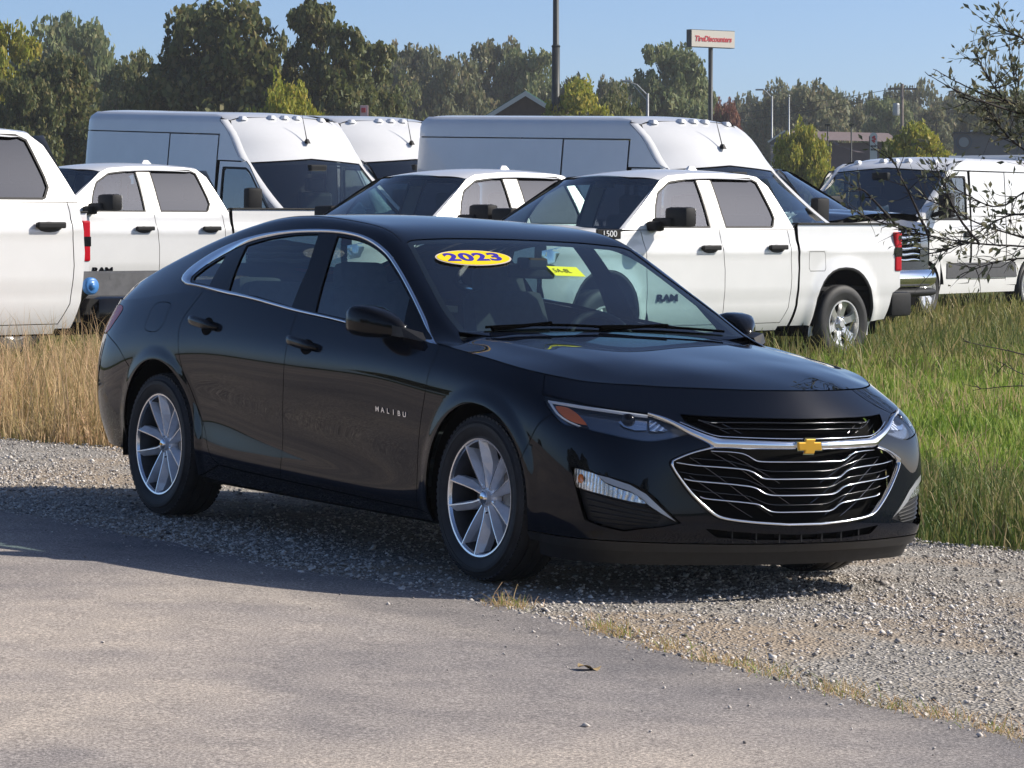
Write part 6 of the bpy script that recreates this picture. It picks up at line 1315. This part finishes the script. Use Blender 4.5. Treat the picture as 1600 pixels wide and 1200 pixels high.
def leaves_on(P,dens,size=.038,spread=.03):
    L_=np.linalg.norm(np.diff(P,axis=0),axis=1); tot=L_.sum(); n=int(tot*dens*.95)
    for _ in range(n):
        i=gs.integers(0,len(P)-1); q=P[i]+(P[i+1]-P[i])*gs.uniform(); d=(P[i+1]-P[i])/(L_[i]+1e-9)+gs.normal(0,.65,3); d/=np.linalg.norm(d); LP.append(q+d*gs.uniform(.0,spread)); LD.append((d,size*gs.uniform(.6,1.35)))
def twigs(P,n,ln,dens,up=.3,r=.0026,size=.038):
    dens*=.72
    for _ in range(int(n*1.6)):
        i=gs.integers(0,len(P)-1); t=(P[i+1]-P[i]); t/=np.linalg.norm(t)+1e-9; d=t*.7+gs.normal(0,.6,3)+np.array([0,0,up]); d/=np.linalg.norm(d); l=ln*gs.uniform(.45,1.2); Q=[P[i]]
        for k in range(4): d=d+gs.normal(0,.18,3); d/=np.linalg.norm(d); Q.append(Q[-1]+d*l/4)
        Q=np.array(Q); m=MB(); m.tube(Q,[r,r*.8,r*.6,r*.4,r*.25],4,cap=False); TW.append(m); leaves_on(Q,dens,size)
TW=[]
D=15.4
stem=branch([(1800,900,15.7),(1790,600,15.6),(1770,300,15.5),(1720,60,15.4),(1690,-160,15.3)],.03,.012,'stem')
# upper crown
for pts,n,ln,dn in (([(1765,300,15.5),(1690,230,15.3),(1620,190,15.2),(1560,150,15.1),(1520,80,15.0)],30,.22,60),
 ([(1740,150,15.4),(1660,100,15.5),(1600,60,15.6),(1555,40,15.6)],16,.20,60),
 ([(1770,330,15.5),(1690,300,15.4),(1620,250,15.4),(1570,210,15.3),(1530,150,15.2)],24,.22,60),
 ([(1775,360,15.5),(1690,320,15.3),(1630,250,15.6),(1590,150,15.6),(1580,90,15.6)],24,.24,60)):
    P=branch(pts,.008,.0025); twigs(P[8:],n,ln,dn); leaves_on(P[12:],30)
# middle tangle
mid=[([(1780,400,15.5),(1680,395,15.3),(1600,385,15.2),(1530,382,15.1),(1450,368,15.0),(1390,352,14.9),(1345,338,14.8)],34,.20,26),
 ([(1785,420,15.6),(1690,400,15.6),(1600,372,15.6),(1530,352,15.5),(1470,318,15.4),(1410,300,15.4)],28,.20,26),
 ([(1780,395,15.5),(1680,345,15.3),(1610,330,15.2),(1560,340,15.3),(1500,385,15.3),(1440,400,15.2)],24,.20,28),
 ([(1785,470,15.5),(1700,420,15.4),(1610,400,15.4),(1550,410,15.3),(1500,430,15.3)],16,.18,22),
 ([(1780,330,15.4),(1690,290,15.2),(1610,290,15.2),(1560,330,15.2),(1500,300,15.1),(1460,270,15.1)],20,.18,26),
 ([(1530,382,15.1),(1490,330,15.0),(1478,290,15.0),(1460,262,15.0)],12,.15,40),([(1450,368,15.0),(1420,300,14.9),(1400,262,14.9),(1390,245,14.9)],8,.14,36),([(1400,352,14.9),(1355,300,14.8),(1330,290,14.8)],6,.12,36),
 ([(1780,250,15.5),(1660,190,15.3),(1590,160,15.2),(1530,160,15.1),(1490,150,15.1)],14,.16,55)]
for pts,n,ln,dn in mid: P=branch(pts,.0065,.002); twigs(P[6:],n,ln,dn,.1); leaves_on(P[18:],14)
# long bare wands
for pts in ([(1790,650,15.6),(1700,600,15.4),(1620,560,15.2),(1560,545,15.1),(1505,533,15.0)],[(1790,640,15.6),(1690,600,15.3),(1610,590,15.1),(1560,565,15.0)],[(1600,180,15.2),(1540,160,15.0),(1490,140,14.9),(1445,112,14.9)],[(1610,170,15.3),(1540,150,15.1),(1500,130,15.1),(1458,108,15.0)],[(1790,700,15.5),(1680,620,15.4),(1600,600,15.3),(1520,610,15.3)]):
    P=branch(pts,.006,.0015); twigs(P[8:],3,.08,12)
V=[];F=[]
for m in TW: b=len(V); V+=m.V; F+=[tuple(i+b for i in f) for f in m.F]
o=mk('twigs',V,F,TWIG,SHRUB); o['kind']='stuff'
n=len(LP); P=np.array(LP); d=np.array([a for a,_ in LD]); s=np.array([b for _,b in LD])[:,None]; sd2=np.cross(d,gs.normal(0,1,(n,3))); sd2/=np.linalg.norm(sd2,axis=1,keepdims=True)+1e-9; nn=np.cross(d,sd2)
V=np.stack([P,P+d*s*.45+sd2*s*.21+nn*s*.08,P+d*s*.45-sd2*s*.21+nn*s*.08,P+d*s],1).reshape(-1,3); F=np.concatenate([np.arange(n)[:,None]*4+np.array([[0,1,3]]),np.arange(n)[:,None]*4+np.array([[0,3,2]])])
o=mk('foliage',V,F,SLEAF,SHRUB,smooth=False); o['kind']='stuff'
print('shrub leaves',n)
# ================================================================= air
hm=bpy.data.materials.new('thin_haze'); hm.use_nodes=True; t=hm.node_tree; t.nodes.remove(t.nodes['Principled BSDF']); vv=t.nodes.new('ShaderNodeVolumePrincipled'); vv.inputs['Color'].default_value=(.93,.95,1.,1); vv.inputs['Density'].default_value=.00034; vv.inputs['Anisotropy'].default_value=.2; t.links.new(vv.outputs[0],t.nodes['Material Output'].inputs['Volume'])
m=MB(); m.box((0,170,8.5),(520,440,20.0)); hz_=m.build('haze',hm); hz_['kind']='stuff'; tag(hz_,'thin summer haze over the lot and trees','haze')
